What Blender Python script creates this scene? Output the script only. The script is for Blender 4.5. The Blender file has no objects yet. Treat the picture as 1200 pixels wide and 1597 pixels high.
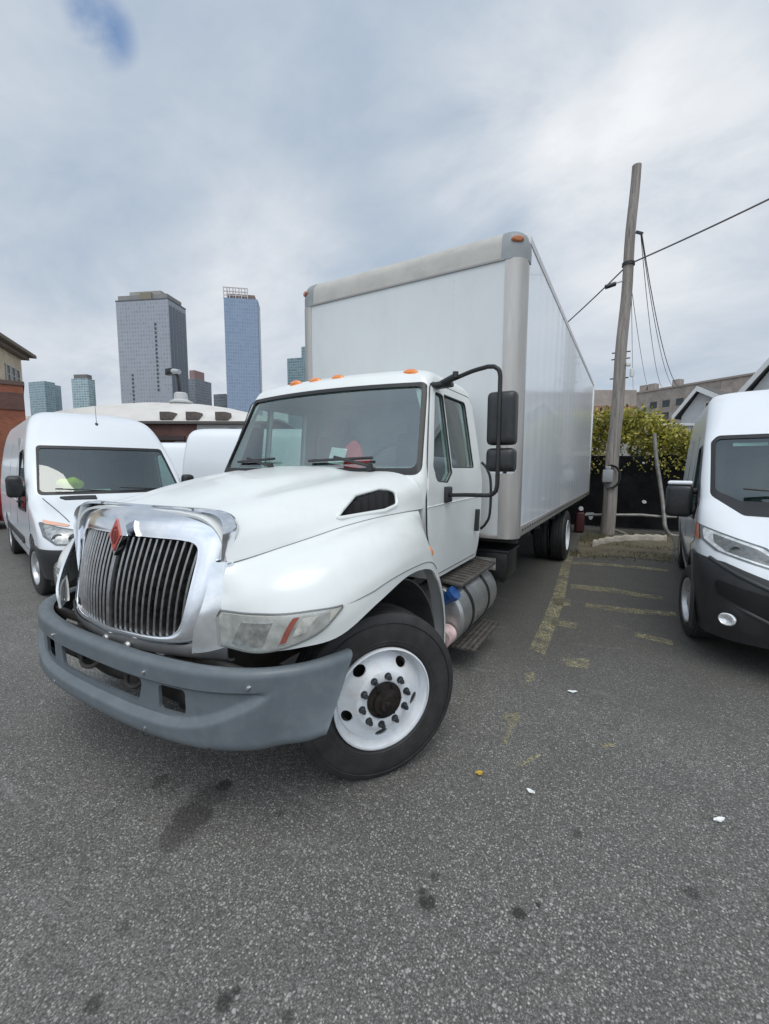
import bpy, bmesh, math, random
from mathutils import Vector, Matrix, Euler
PI = math.pi
rad = math.radians
scene = bpy.context.scene
COL = scene.collection
V = Vector

# ------------------------------------------------------------------ object helpers
def link(o, parent=None):
    COL.objects.link(o)
    if parent is not None:
        o.parent = parent
    return o

def props(o, label=None, cat=None, group=None, kind=None):
    if label: o['label'] = label
    if cat: o['category'] = cat
    if group: o['group'] = group
    if kind: o['kind'] = kind
    return o

def thing(name, label, cat, loc=(0, 0, 0), rz=0.0, group=None):
    o = bpy.data.objects.new(name, None)
    o.empty_display_size = .2
    link(o)
    o.location = loc
    o.rotation_euler = (0, 0, rz)
    return props(o, label, cat, group)

def to_mesh(bm, name='m', recalc=True):
    if recalc:
        bmesh.ops.recalc_face_normals(bm, faces=bm.faces[:])
    me = bpy.data.meshes.new(name)
    bm.to_mesh(me)
    bm.free()
    return me

def obj(name, src, mat, parent=None, ang=35, flat=False):
    me = to_mesh(src, name) if isinstance(src, bmesh.types.BMesh) else src
    me.name = name
    mats = mat if isinstance(mat, (list, tuple)) else [mat]
    me.materials.clear()
    for m in mats:
        me.materials.append(m)
    if not flat:
        me.polygons.foreach_set('use_smooth', [True] * len(me.polygons))
        me.set_sharp_from_angle(angle=rad(ang))
    else:
        me.polygons.foreach_set('use_smooth', [False] * len(me.polygons))
    o = bpy.data.objects.new(name, me)
    return link(o, parent)

def boolean(a, cutters, op='DIFFERENCE'):
    """a, cutters: meshes (or bmeshes); returns a new mesh"""
    if isinstance(a, bmesh.types.BMesh): a = to_mesh(a)
    oa = bpy.data.objects.new('tmp_a', a); COL.objects.link(oa)
    tmp = [oa]
    for c in cutters:
        if isinstance(c, bmesh.types.BMesh): c = to_mesh(c)
        oc = bpy.data.objects.new('tmp_c', c); COL.objects.link(oc); tmp.append(oc)
        m = oa.modifiers.new('b', 'BOOLEAN'); m.operation = op; m.object = oc; m.solver = 'EXACT'
    dg = bpy.context.evaluated_depsgraph_get(); dg.update()
    res = bpy.data.meshes.new_from_object(oa.evaluated_get(dg))
    for t in tmp:
        me = t.data
        bpy.data.objects.remove(t)
        bpy.data.meshes.remove(me)
    return res

def copy_tree(o, parent=None):
    c = o.copy(); COL.objects.link(c)
    c.parent = parent
    for ch in [k for k in COL.objects if k.parent == o]:
        copy_tree(ch, c)
    return c

# ------------------------------------------------------------------ mesh helpers
def NB(): return bmesh.new()

def box(bm, c, s, rot=None, bev=0.0, seg=2):
    m = Matrix.Translation(V(c))
    if rot is not None: m = m @ Euler(rot).to_matrix().to_4x4()
    r = bmesh.ops.create_cube(bm, size=1.0, matrix=m @ Matrix.Diagonal((s[0], s[1], s[2], 1)))
    if bev > 0:
        es = list({e for v in r['verts'] for e in v.link_edges})
        bmesh.ops.bevel(bm, geom=es, offset=bev, segments=seg, profile=.5, affect='EDGES')
    return bm

def frame_of(d):
    d = d.normalized()
    a = V((0, 0, 1)) if abs(d.z) < .9 else V((1, 0, 0))
    x = d.cross(a).normalized(); y = d.cross(x).normalized()
    return x, y

def cyl(bm, p0, p1, r0, r1=None, n=24, caps=True):
    p0 = V(p0); p1 = V(p1)
    if r1 is None: r1 = r0
    x, y = frame_of(p1 - p0)
    A = [bm.verts.new(p0 + (x * math.cos(2 * PI * i / n) + y * math.sin(2 * PI * i / n)) * r0) for i in range(n)]
    B = [bm.verts.new(p1 + (x * math.cos(2 * PI * i / n) + y * math.sin(2 * PI * i / n)) * r1) for i in range(n)]
    for i in range(n):
        bm.faces.new((A[i], A[(i + 1) % n], B[(i + 1) % n], B[i]))
    if caps:
        bm.faces.new(A[::-1]); bm.faces.new(B)
    return bm

def tube(bm, pts, r, n=10, closed=False, caps=True):
    pts = [V(p) for p in pts]; N = len(pts)
    rs = r if isinstance(r, (list, tuple)) else [r] * N
    rings = []; px = None
    for i in range(N):
        if closed: d = pts[(i + 1) % N] - pts[i - 1]
        else: d = pts[min(i + 1, N - 1)] - pts[max(i - 1, 0)]
        d.normalize()
        if px is None: x, y = frame_of(d)
        else:
            x = (px - d * px.dot(d)).normalized(); y = d.cross(x)
        px = x
        rings.append([bm.verts.new(pts[i] + (x * math.cos(2 * PI * k / n) + y * math.sin(2 * PI * k / n)) * rs[i]) for k in range(n)])
    for i in range(N if closed else N - 1):
        a = rings[i]; b = rings[(i + 1) % N]
        for k in range(n):
            bm.faces.new((a[k], a[(k + 1) % n], b[(k + 1) % n], b[k]))
    if caps and not closed:
        bm.faces.new(rings[0][::-1]); bm.faces.new(rings[-1])
    return bm

def lathe(bm, prof, n=48, axis='x', origin=(0, 0, 0), closed_prof=False):
    """prof: list of (axial, radius)"""
    O = V(origin); rings = []
    for a, r in prof:
        ring = []
        if r < 1e-6:
            p = {'x': V((a, 0, 0)), 'y': V((0, a, 0)), 'z': V((0, 0, a))}[axis]
            ring = [bm.verts.new(O + p)]
        else:
            for k in range(n):
                c, s = math.cos(2 * PI * k / n) * r, math.sin(2 * PI * k / n) * r
                p = {'x': V((a, c, s)), 'y': V((c, a, s)), 'z': V((c, s, a))}[axis]
                ring.append(bm.verts.new(O + p))
        rings.append(ring)
    M_ = len(rings)
    for i in range(M_ if closed_prof else M_ - 1):
        a = rings[i]; b = rings[(i + 1) % M_]
        for k in range(n):
            k2 = (k + 1) % n
            if len(a) == 1 and len(b) == 1: continue
            if len(a) == 1: bm.faces.new((a[0], b[k2], b[k]))
            elif len(b) == 1: bm.faces.new((a[k], a[k2], b[0]))
            else: bm.faces.new((a[k], a[k2], b[k2], b[k]))
    return bm

def prism(bm, out, axis, a, b):
    """out: 2D outline; axis x -> (y,z), y -> (x,z), z -> (x,y)"""
    def P(u, v, w):
        return {'x': (w, u, v), 'y': (u, w, v), 'z': (u, v, w)}[axis]
    A = [bm.verts.new(P(u, v, a)) for u, v in out]; B = [bm.verts.new(P(u, v, b)) for u, v in out]
    n = len(out)
    for i in range(n):
        bm.faces.new((A[i], A[(i + 1) % n], B[(i + 1) % n], B[i]))
    bm.faces.new(A[::-1]); bm.faces.new(B)
    return bm

def fillet(poly, r, n=5):
    out = []; N = len(poly)
    rr = r if isinstance(r, (list, tuple)) else [r] * N
    for i in range(N):
        p = V(poly[i]).to_2d(); a = (V(poly[i - 1]).to_2d() - p); b = (V(poly[(i + 1) % N]).to_2d() - p)
        la, lb = a.length, b.length; a.normalize(); b.normalize()
        ang = math.acos(max(-1, min(1, a.dot(b))))
        d = min(rr[i] / max(1e-6, math.tan(ang / 2)), la * .49, lb * .49)
        if rr[i] <= 0 or ang > PI - .03: out.append((p.x, p.y)); continue
        p0 = p + a * d; p1 = p + b * d
        for k in range(n + 1):
            t = k / n
            q = p0 * (1 - t) ** 2 + p * 2 * t * (1 - t) + p1 * t * t
            out.append((q.x, q.y))
    return out

def cr(p0, p1, p2, p3, t):
    return .5 * ((2 * p1) + (p2 - p0) * t + (2 * p0 - 5 * p1 + 4 * p2 - p3) * t * t + (3 * p1 - p0 - 3 * p2 + p3) * t ** 3)

def spline(pts, n, closed=False):
    pts = [V(p) for p in pts]; N = len(pts)
    if N == 2:
        return [pts[0].lerp(pts[1], k / n) for k in range(n + 1)]
    out = []
    rng = N if closed else N - 1
    for i in range(rng):
        if closed: q = [pts[(i + k - 1) % N] for k in range(4)]
        else:
            q = [pts[i - 1] if i else pts[0] * 2 - pts[1], pts[i], pts[i + 1], pts[i + 2] if i + 2 < N else pts[-1] * 2 - pts[-2]]
        for k in range(n):
            out.append(cr(*q, k / n))
    if not closed: out.append(pts[-1].copy())
    return out

def grid(rows, nu, nv):
    rs = [spline(r, nv) for r in rows]
    cols = [spline([r[j] for r in rs], nu) for j in range(len(rs[0]))]
    return [[cols[j][i] for j in range(len(cols))] for i in range(len(cols[0]))]

def normals(P):
    n, m = len(P), len(P[0]); N = []
    for i in range(n):
        row = []
        for j in range(m):
            du = P[min(i + 1, n - 1)][j] - P[max(i - 1, 0)][j]
            dv = P[i][min(j + 1, m - 1)] - P[i][max(j - 1, 0)]
            c = du.cross(dv)
            row.append(c.normalized() if c.length > 1e-9 else V((0, 0, 1)))
        N.append(row)
    return N

def thick(P, off=0.0, t=.02, bm=None, flip=False):
    """solid shell from a grid of points; off = offset of outer skin along the normal, t = thickness inward"""
    bm = bm or NB()
    N = normals(P); s = -1 if flip else 1
    n, m = len(P), len(P[0])
    A = [[bm.verts.new(P[i][j] + N[i][j] * (s * off)) for j in range(m)] for i in range(n)]
    B = [[bm.verts.new(P[i][j] + N[i][j] * (s * (off - t))) for j in range(m)] for i in range(n)]
    for i in range(n - 1):
        for j in range(m - 1):
            bm.faces.new((A[i][j], A[i + 1][j], A[i + 1][j + 1], A[i][j + 1]))
            bm.faces.new((B[i][j], B[i][j + 1], B[i + 1][j + 1], B[i + 1][j]))
    for i in range(n - 1):
        for j in (0, m - 1):
            bm.faces.new((A[i][j], B[i][j], B[i + 1][j], A[i + 1][j]) if j == 0 else (A[i][j], A[i + 1][j], B[i + 1][j], B[i][j]))
    for j in range(m - 1):
        for i in (0, n - 1):
            bm.faces.new((A[i][j], A[i][j + 1], B[i][j + 1], B[i][j]) if i == 0 else (A[i][j], B[i][j], B[i][j + 1], A[i][j + 1]))
    return bm

def solid_rings(rings, bm=None):
    """closed rings lofted + end caps (ngons)"""
    bm = bm or NB()
    R = [[bm.verts.new(p) for p in r] for r in rings]; n = len(R[0])
    for a, b in zip(R, R[1:]):
        for k in range(n):
            bm.faces.new((a[k], a[(k + 1) % n], b[(k + 1) % n], b[k]))
    bm.faces.new(R[0][::-1]); bm.faces.new(R[-1])
    return bm

def lerp(a, b, t): return a + (b - a) * t
def interp(x, tab):
    if x <= tab[0][0]: return tab[0][1]
    for (x0, y0), (x1, y1) in zip(tab, tab[1:]):
        if x <= x1: return y0 + (y1 - y0) * (x - x0) / (x1 - x0)
    return tab[-1][1]
def sinterp(x, tab):
    """smooth (Catmull-Rom in y) interpolation of a table"""
    if x <= tab[0][0]: return tab[0][1]
    if x >= tab[-1][0]: return tab[-1][1]
    for i in range(len(tab) - 1):
        if x <= tab[i + 1][0]:
            x0, y0 = tab[i]; x1, y1 = tab[i + 1]; h = x1 - x0; t = (x - x0) / h
            m0 = ((y1 - tab[i - 1][1]) / (x1 - tab[i - 1][0])) if i else (y1 - y0) / h
            m1 = ((tab[i + 2][1] - y0) / (tab[i + 2][0] - x0)) if i + 2 < len(tab) else (y1 - y0) / h
            return (2 * t ** 3 - 3 * t * t + 1) * y0 + (t ** 3 - 2 * t * t + t) * h * m0 + (-2 * t ** 3 + 3 * t * t) * y1 + (t ** 3 - t * t) * h * m1

# ------------------------------------------------------------------ materials
def new_mat(name):
    m = bpy.data.materials.new(name); m.use_nodes = True
    nt = m.node_tree; b = nt.nodes['Principled BSDF']
    return m, nt, b

def ramp(nt, src, stops, interp_='LINEAR'):
    r = nt.nodes.new('ShaderNodeValToRGB'); r.color_ramp.interpolation = interp_
    e = r.color_ramp.elements
    while len(e) < len(stops): e.new(.5)
    for el, (p, c) in zip(e, stops):
        el.position = p
        el.color = (c, c, c, 1) if isinstance(c, (int, float)) else (c[0], c[1], c[2], 1)
    nt.links.new(src, r.inputs[0])
    return r.outputs[0]

def texco(nt, scale=(1, 1, 1), out='Object', rot=(0, 0, 0), loc=(0, 0, 0)):
    tc = nt.nodes.new('ShaderNodeTexCoord'); mp = nt.nodes.new('ShaderNodeMapping')
    mp.inputs['Scale'].default_value = scale; mp.inputs['Rotation'].default_value = rot; mp.inputs['Location'].default_value = loc
    nt.links.new(tc.outputs[out], mp.inputs[0])
    return mp.outputs[0]

def noise(nt, vec, scale, detail=4, rough=.55, dist=0):
    n = nt.nodes.new('ShaderNodeTexNoise')
    n.inputs['Scale'].default_value = scale; n.inputs['Detail'].default_value = detail
    n.inputs['Roughness'].default_value = rough; n.inputs['Distortion'].default_value = dist
    if vec is not None: nt.links.new(vec, n.inputs['Vector'])
    return n.outputs['Fac']

def math_(nt, op, a, b=None, c=None, clamp=False):
    n = nt.nodes.new('ShaderNodeMath'); n.operation = op; n.use_clamp = clamp
    for i, x in enumerate((a, b, c)):
        if x is None: continue
        if isinstance(x, (int, float)): n.inputs[i].default_value = x
        else: nt.links.new(x, n.inputs[i])
    return n.outputs[0]

def mixc(nt, fac, a, b, mode='MIX'):
    n = nt.nodes.new('ShaderNodeMix'); n.data_type = 'RGBA'; n.blend_type = mode
    for i, x in ((0, fac), (6, a), (7, b)):
        if isinstance(x, (int, float)): n.inputs[i].default_value = x
        elif isinstance(x, tuple): n.inputs[i].default_value = (x[0], x[1], x[2], 1)
        else: nt.links.new(x, n.inputs[i])
    return n.outputs[2]

def bump(nt, b, h, strength, dist=.01):
    n = nt.nodes.new('ShaderNodeBump'); n.inputs['Strength'].default_value = strength; n.inputs['Distance'].default_value = dist
    nt.links.new(h, n.inputs['Height']); nt.links.new(n.outputs[0], b.inputs['Normal'])
    return n

def M(name, col, rough=.5, metal=0.0, var=.0, vs=6, dirt=None, ds=3, damt=.3, bmp=0, bs=40, coat=0.0, scale=(1, 1, 1), spec=.5, rvar=0.0):
    """base colour with optional tonal variation, dirt colour and bump, all procedural"""
    m, nt, b = new_mat(name)
    b.inputs['Roughness'].default_value = rough; b.inputs['Metallic'].default_value = metal
    b.inputs['Coat Weight'].default_value = coat; b.inputs['Coat Roughness'].default_value = .06
    b.inputs['Specular IOR Level'].default_value = spec
    vec = texco(nt, scale)
    c = None
    n1 = noise(nt, vec, vs, 5)
    lo = tuple(x * (1 - var) for x in col); hi = tuple(min(1, x * (1 + var)) for x in col)
    c = ramp(nt, n1, [(.3, lo), (.7, hi)])
    if dirt is not None:
        f = ramp(nt, noise(nt, vec, ds, 8, .65, .4), [(.45, 0.0), (.75, damt)])
        c = mixc(nt, f, c, dirt)
    nt.links.new(c, b.inputs['Base Color'])
    if rvar:
        r = ramp(nt, noise(nt, vec, vs * 1.7, 4), [(.3, max(0, rough - rvar)), (.7, min(1, rough + rvar))])
        nt.links.new(r, b.inputs['Roughness'])
    if bmp:
        bump(nt, b, noise(nt, vec, bs, 4), bmp, .01)
    return m

def glass_mat(name, tint=(.55, .62, .6), refl=1.0, rough=.0, ior=1.5, base=.04):
    m, nt, b = new_mat(name)
    nt.nodes.remove(b)
    out = [n for n in nt.nodes if n.type == 'OUTPUT_MATERIAL'][0]
    tr = nt.nodes.new('ShaderNodeBsdfTransparent'); tr.inputs[0].default_value = (*tint, 1)
    gl = nt.nodes.new('ShaderNodeBsdfGlossy'); gl.inputs['Roughness'].default_value = rough
    gl.inputs[0].default_value = (.9 * refl, .95 * refl, .96 * refl, 1)
    fr = nt.nodes.new('ShaderNodeFresnel'); fr.inputs[0].default_value = ior
    f = math_(nt, 'ADD', fr.outputs[0], base, clamp=True)
    ge = nt.nodes.new('ShaderNodeNewGeometry')
    f = math_(nt, 'MULTIPLY', f, math_(nt, 'SUBTRACT', 1.0, ge.outputs['Backfacing']))
    mx = nt.nodes.new('ShaderNodeMixShader')
    nt.links.new(f, mx.inputs[0]); nt.links.new(tr.outputs[0], mx.inputs[1]); nt.links.new(gl.outputs[0], mx.inputs[2])
    nt.links.new(mx.outputs[0], out.inputs[0])
    return m

MT = {}
MT['white_paint'] = M('white_paint', (.74, .765, .75), .30, var=.02, vs=1.2, dirt=(.45, .43, .38), ds=2.6, damt=.22, coat=.3)
MT['van_white'] = M('van_white', (.72, .75, .78), .27, var=.015, vs=.8, dirt=(.5, .5, .48), ds=1.2, damt=.07, coat=.35)
MT['bumper_grey'] = M('bumper_grey', (.105, .125, .14), .42, var=.06, vs=9, dirt=(.26, .26, .25), ds=13, damt=.22, bmp=.05, bs=300, rvar=.06)
MT['chrome'] = M('chrome', (.76, .78, .81), .13, 1.0, var=.05, vs=12, dirt=(.45, .42, .40), ds=14, damt=.2, rvar=.03)
MT['satin_chrome'] = M('satin_chrome', (.70, .72, .73), .16, .75, var=.1, vs=14)
MT['grille_chrome'] = M('grille_chrome', (.27, .27, .27), .36, 1.0, var=.12, vs=25, dirt=(.16, .13, .11), ds=12, damt=.6, rvar=.1)
MT['aluminium'] = M('aluminium', (.62, .61, .59), .38, .85, var=.07, vs=5, dirt=(.42, .38, .33), ds=4, damt=.5, rvar=.08, scale=(6, 6, .6))
MT['post_alu'] = M('post_alu', (.44, .42, .395), .36, .55, var=.08, vs=4, dirt=(.34, .31, .27), ds=3.5, damt=.55, rvar=.08, scale=(5, 5, .5))
MT['cap_cream'] = M('cap_cream', (.44, .425, .39), .5, var=.06, vs=5, dirt=(.30, .29, .27), ds=6, damt=.5, rvar=.08)
MT['cap_grey'] = M('cap_grey', (.24, .26, .27), .5, var=.08, vs=9, dirt=(.4, .4, .38), ds=8, damt=.3)
MT['black_plastic'] = M('black_plastic', (.018, .019, .02), .42, var=.15, vs=20, dirt=(.08, .08, .075), ds=7, damt=.3, bmp=.05, bs=250)
MT['bumper_black'] = M('bumper_black', (.030, .031, .033), .5, var=.12, vs=12, dirt=(.07, .07, .07), ds=4, damt=.3, bmp=.08, bs=300)
MT['black_metal'] = M('black_metal', (.02, .02, .021), .35, .3, var=.2, vs=10, dirt=(.07, .06, .05), ds=8, damt=.35)
MT['grime'] = M('grime', (.030, .028, .026), .75, var=.4, vs=9, dirt=(.11, .085, .065), ds=6, damt=.7, bmp=.3, bs=30)
MT['liner'] = M('liner', (.055, .056, .055), .8, var=.25, vs=8, dirt=(.12, .11, .10), ds=5, damt=.5, bmp=.2, bs=40)
MT['rubber'] = M('rubber', (.022, .022, .023), .62, var=.2, vs=14, dirt=(.075, .07, .065), ds=8, damt=.35, bmp=.15, bs=120)
MT['seal'] = M('seal', (.012, .012, .013), .45)
MT['rim_white'] = M('rim_white', (.70, .73, .76), .33, var=.03, vs=8, dirt=(.36, .31, .26), ds=7, damt=.45, rvar=.06)
MT['hub_rust'] = M('hub_rust', (.02, .017, .016), .6, .5, var=.5, vs=20, dirt=(.06, .045, .035), ds=14, damt=.6, bmp=.3, bs=60)
MT['lug'] = M('lug', (.10, .11, .12), .4, .8, var=.3, vs=40)
MT['amber'] = M('amber', (.75, .22, .03), .2, var=.1, vs=30, coat=.6)
MT['red_lens'] = M('red_lens', (.45, .03, .02), .2, coat=.6)
MT['tank_alu'] = M('tank_alu', (.46, .465, .46), .34, .75, var=.08, vs=6, dirt=(.3, .28, .25), ds=5, damt=.5, rvar=.1)
MT['tread'] = M('tread', (.12, .11, .10), .65, .4, var=.3, vs=20, dirt=(.05, .045, .04), ds=12, damt=.7)
MT['blue_cap'] = M('blue_cap', (.02, .08, .25), .4, var=.15, vs=20)
MT['int_grey'] = M('int_grey', (.36, .38, .38), .7, var=.1, vs=6)
MT['int_dark'] = M('int_dark', (.09, .095, .10), .75, var=.15, vs=8, bmp=.2, bs=200)
MT['int_light'] = M('int_light', (.55, .57, .56), .8, var=.06, vs=5)
MT['red_cloth'] = M('red_cloth', (.75, .05, .05), .7, var=.2, vs=14, bmp=.3, bs=40)
MT['paper'] = M('paper', (.78, .80, .79), .6, var=.05, vs=12)
MT['lamp_silver'] = M('lamp_silver', (.74, .75, .74), .25, .6, var=.3, vs=22)
MT['lamp_housing'] = M('lamp_housing', (.68, .655, .62), .35, var=.08, vs=10, dirt=(.35, .32, .24), ds=8, damt=.5)
MT['emblem_red'] = M('emblem_red', (.42, .055, .035), .3, var=.25, vs=60, coat=.5)
MT['glass'] = glass_mat('glass', (.72, .81, .78), base=.14)
MT['lens'] = glass_mat('lens', (.975, .975, .965), base=.07, rough=.05)
MT['clear_lens'] = glass_mat('clear_lens', (.92, .94, .94), base=.04, rough=.03)
def wave_white():
    m, nt, b = new_mat('box_side_white')
    b.inputs['Roughness'].default_value = .16; b.inputs['Coat Weight'].default_value = .3
    vec = texco(nt)
    n = noise(nt, vec, 1.3, 5)
    c = ramp(nt, n, [(.3, (.74, .78, .82)), (.7, (.78, .82, .85))])
    st = ramp(nt, noise(nt, texco(nt, (1, 2.2, .12)), 2.5, 8, .7), [(.5, 0.0), (.8, .14)])
    c = mixc(nt, st, c, (.52, .52, .50))
    nt.links.new(c, b.inputs['Base Color'])
    w = nt.nodes.new('ShaderNodeTexWave'); w.wave_type = 'BANDS'; w.bands_direction = 'Y'
    w.inputs['Scale'].default_value = .8; w.inputs['Distortion'].default_value = .6; w.inputs['Detail'].default_value = 2
    nt.links.new(vec, w.inputs[0])
    h = math_(nt, 'ADD', w.outputs['Fac'], noise(nt, texco(nt, (1, 1.5, .5)), 2.0, 2))
    bump(nt, b, h, .08, .02)
    return m
MT['box_side'] = wave_white()
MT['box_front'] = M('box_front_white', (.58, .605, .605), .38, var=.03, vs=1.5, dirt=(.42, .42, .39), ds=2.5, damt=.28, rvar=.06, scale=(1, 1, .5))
# ------------------------------------------------------------------ the place's survey: where a sight line from the standpoint meets a plane
_y, _p, _r = .522, -.102, .002
_fw = V((-math.sin(_y) * math.cos(_p), math.cos(_y) * math.cos(_p), math.sin(_p)))
_rt = V((math.cos(_y), math.sin(_y), 0)); _up = _rt.cross(_fw)
_rr = _rt * math.cos(_r) + _up * math.sin(_r); _uu = -_rt * math.sin(_r) + _up * math.cos(_r)
_C = V((2.135, -1.686, 1.602)); _fh = V((-math.sin(_y), math.cos(_y), 0))
def ray(px, py): return _fw + _rr * ((px - 600) / 662.6) - _uu * ((py - 798.5) / 662.6)
def at(px, py, D):
    d = ray(px, py); return _C + d * (D / d.dot(_fh))
def gp(px, py, z=0.0):
    d = ray(px, py); return _C + d * ((z - _C.z) / d.z)
# =================================================================== BOX TRUCK
truck = thing('box_truck', 'large white box truck with chrome grille, grey bumper and tall cargo box', 'truck')

# ---- bumper
def bumper_pt(u, z):
    """u = arc parameter -1..1"""
    a = abs(u)
    x = sinterp(a, [(0, 0), (.25, .33), (.5, .66), (.68, .88), (.80, .995), (.90, 1.07), (1, 1.12)])
    y = sinterp(a, [(0, -.715), (.25, -.705), (.5, -.655), (.68, -.565), (.80, -.465), (.90, -.35), (1, -.20)])
    t_ = max(0, (a - .74) / .26); y += t_ ** 1.6 * (-.20) * (.80 - z) / .34
    return x * (1 if u >= 0 else -1), y
zs_ = [(.065, .790), (.040, .803), (.015, .806), (.002, .800), (-.006, .788)] + [(-.008, .775 - k * .0095) for k in range(30)] + [(-.004, .482), (.006, .468), (.028, .458), (.07, .452)]
rows = []
NU = 150
def smooth(a, b, x):
    t = max(0.0, min(1.0, (x - a) / (b - a))); return t * t * (3 - 2 * t)
for i in range(NU + 1):
    u = -1 + 2 * i / NU
    row = []
    for d, z in zs_:
        x, y = bumper_pt(u, z)
        x2, y2 = bumper_pt(u + .004 if u < .99 else u - .004, z); tx, ty = x2 - x, y2 - y
        if u >= .99: tx, ty = -tx, -ty
        l = math.hypot(tx, ty); nx, ny = -ty / l, tx / l      # inward normal
        if ny < 0: nx, ny = -nx, -ny
        if abs(u) > .93 and nx * u > 0: nx, ny = -abs(nx) * (1 if u > 0 else -1), ny
        a = abs(x)
        zl = .545 + .15 * max(0, (a - .45) / .48) ** 2.2       # smile-shaped lower edge of the recess
        rec = smooth(zl, zl + .022, z) * (1 - smooth(.700, .716, z)) * (1 - smooth(.90, .94, a))
        step = (1 - smooth(zl - .01, zl + .01, z)) * (1 - smooth(.86, 1.0, a)) * .010
        k = rec * .020 - step
        t_ = max(0, (abs(u) - .45) / .55)
        row.append(V((x + nx * (d + k), y + ny * (d + k), z + .055 * t_ ** 2 * (.80 - z) / .34)))
    rows.append(row)
P = rows
bb = to_mesh(thick(P, 0, .014, flip=True))
cuts = []
c = NB(); prism(c, fillet([(-.33, .595), (.33, .595), (.36, .70), (-.36, .70)], .03), 'y', -1, -.4); cuts.append(c)
for s in (-1, 1):
    c = NB(); o = fillet([(.455, .585), (.60, .585), (.60, .695), (.455, .695)], .025)
    prism(c, [(s * x, z) for x, z in o], 'y', -1, -.3); cuts.append(c)
bump_o = obj('bumper', boolean(bb, cuts), MT['bumper_grey'], truck, 40)
for x, y, z in [(-.40, -.708, .745), (.40, -.708, .745), (-.40, -.712, .50), (.40, -.712, .50), (-.88, -.578, .745), (.88, -.578, .745)]:
    bm = NB(); cyl(bm, (x, y + .02, z), (x, y - .007, z), .0105, .008, 12)
    obj('bumper_bolt', bm, MT['chrome'], bump_o)
# structure behind the bumper
bm = NB()
box(bm, (0, -.56, .64), (1.5, .06, .16), bev=.01); box(bm, (0, -.50, .74), (1.9, .03, .05), bev=.008)
box(bm, (0, -.44, .80), (1.2, .10, .05), bev=.01)
for s in (-1, 1):
    box(bm, (s * .43, .3, .62), (.09, 1.7, .24), bev=.01)
    tube(bm, [(s * .3, -.62, .60), (s * .32, -.64, .70), (s * .40, -.6, .74)], .018)
    tube(bm, spline([(s * .1, -.60, .66), (s * .16, -.65, .61), (s * .25, -.65, .62), (s * .3, -.58, .70)], 5), .011)
obj('front_frame', bm, MT['grime'], truck)
bm = NB()
for x in (-.02, .16):
    lathe(bm, [(-.008, .0), (-.008, .016), (.004, .019), (.012, .015), (.012, 0)], 20, 'y', (x, -.64, .785))
tube(bm, [(-.3, -.47, .83), (.45, -.50, .83)], .012)
obj('tow_fastener', bm, MT['aluminium'], truck)

# ---- hood
hr = [(-.46, [(0, 1.402), (.18, 1.400), (.34, 1.396), (.50, 1.375), (.60, 1.31), (.650, 1.19)]),
      (-.20, [(0, 1.470), (.20, 1.462), (.34, 1.432), (.54, 1.422), (.69, 1.345), (.748, 1.235)]),
      (.10, [(0, 1.535), (.22, 1.526), (.38, 1.486), (.60, 1.484), (.80, 1.40), (.874, 1.305)]),
      (.45, [(0, 1.588), (.26, 1.580), (.44, 1.540), (.70, 1.536), (.885, 1.44), (.935, 1.333)]),
      (.87, [(0, 1.622), (.30, 1.616), (.50, 1.590), (.78, 1.582), (.935, 1.51), (.962, 1.340)])]
rows = []
for y, h in hr:
    hh = [(x, y + .02 * 0, z) for x, z in h]
    bow = [(-x, y_, z) for x, y_, z in hh[::-1]][:-1] + hh
    rows.append([V((x, y_ - (.10 if y > .8 else 0) * (1 - (x / .96) ** 2), z)) for x, y_, z in bow])
P = grid(rows, 8, 6)
hood_m = to_mesh(thick(P, 0, .012, flip=True))
vent_out = fillet([(.06, 1.345), (.42, 1.362), (.555, 1.385), (.585, 1.475), (.50, 1.482), (.30, 1.452), (.15, 1.395)], [.01, .02, .04, .03, .04, .05, .04], 4)
cuts = []
for s in (-1, 1):
    c = NB(); prism(c, vent_out, 'x', s * .70, s * 1.2); cuts.append(c)
hood = obj('hood', boolean(hood_m, cuts), MT['white_paint'], truck, 50)
def ring_on(out, axis_fn, r, bm):
    tube(bm, [axis_fn(u, v) for u, v in out], r, 8, closed=True)
def hood_x(y, z):
    # half width of the hood side at (y,z)
    for (y0, a), (y1, b) in zip(hr, hr[1:]):
        if y <= y1:
            t = (y - y0) / (y1 - y0)
            pr = [(lerp(p[0], q[0], t), lerp(p[1], q[1], t)) for p, q in zip(a, b)][1:]
            return interp(z, [(zz, xx) for xx, zz in pr[::-1]])
    return .95
for s in (-1, 1):
    bm = NB()
    pts = [(s * (hood_x(u, v) + .010), u, v) for u, v in vent_out]
    tube(bm, pts, .011, 8, closed=True)
    vt = obj('hood_vent', bm, MT['white_paint'], hood)
    bm = NB()
    c = NB(); prism(c, vent_out, 'x', s * .74, s * .83)
    bm = NB()
    for k in range(7):
        y0 = .17 + k * .055
        z1 = interp(y0, [(.13, 1.36), (.34, 1.44), (.55, 1.475)])
        box(bm, (s * (hood_x(y0, 1.41) - .045), y0, (1.35 + z1) / 2), (.07, .012, z1 - 1.34), rot=(0, 0, s * .6))
    prism(bm, vent_out, 'x', s * .76, s * .775)
    obj('vent_louvre', bm, MT['seal'], hood)

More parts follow.
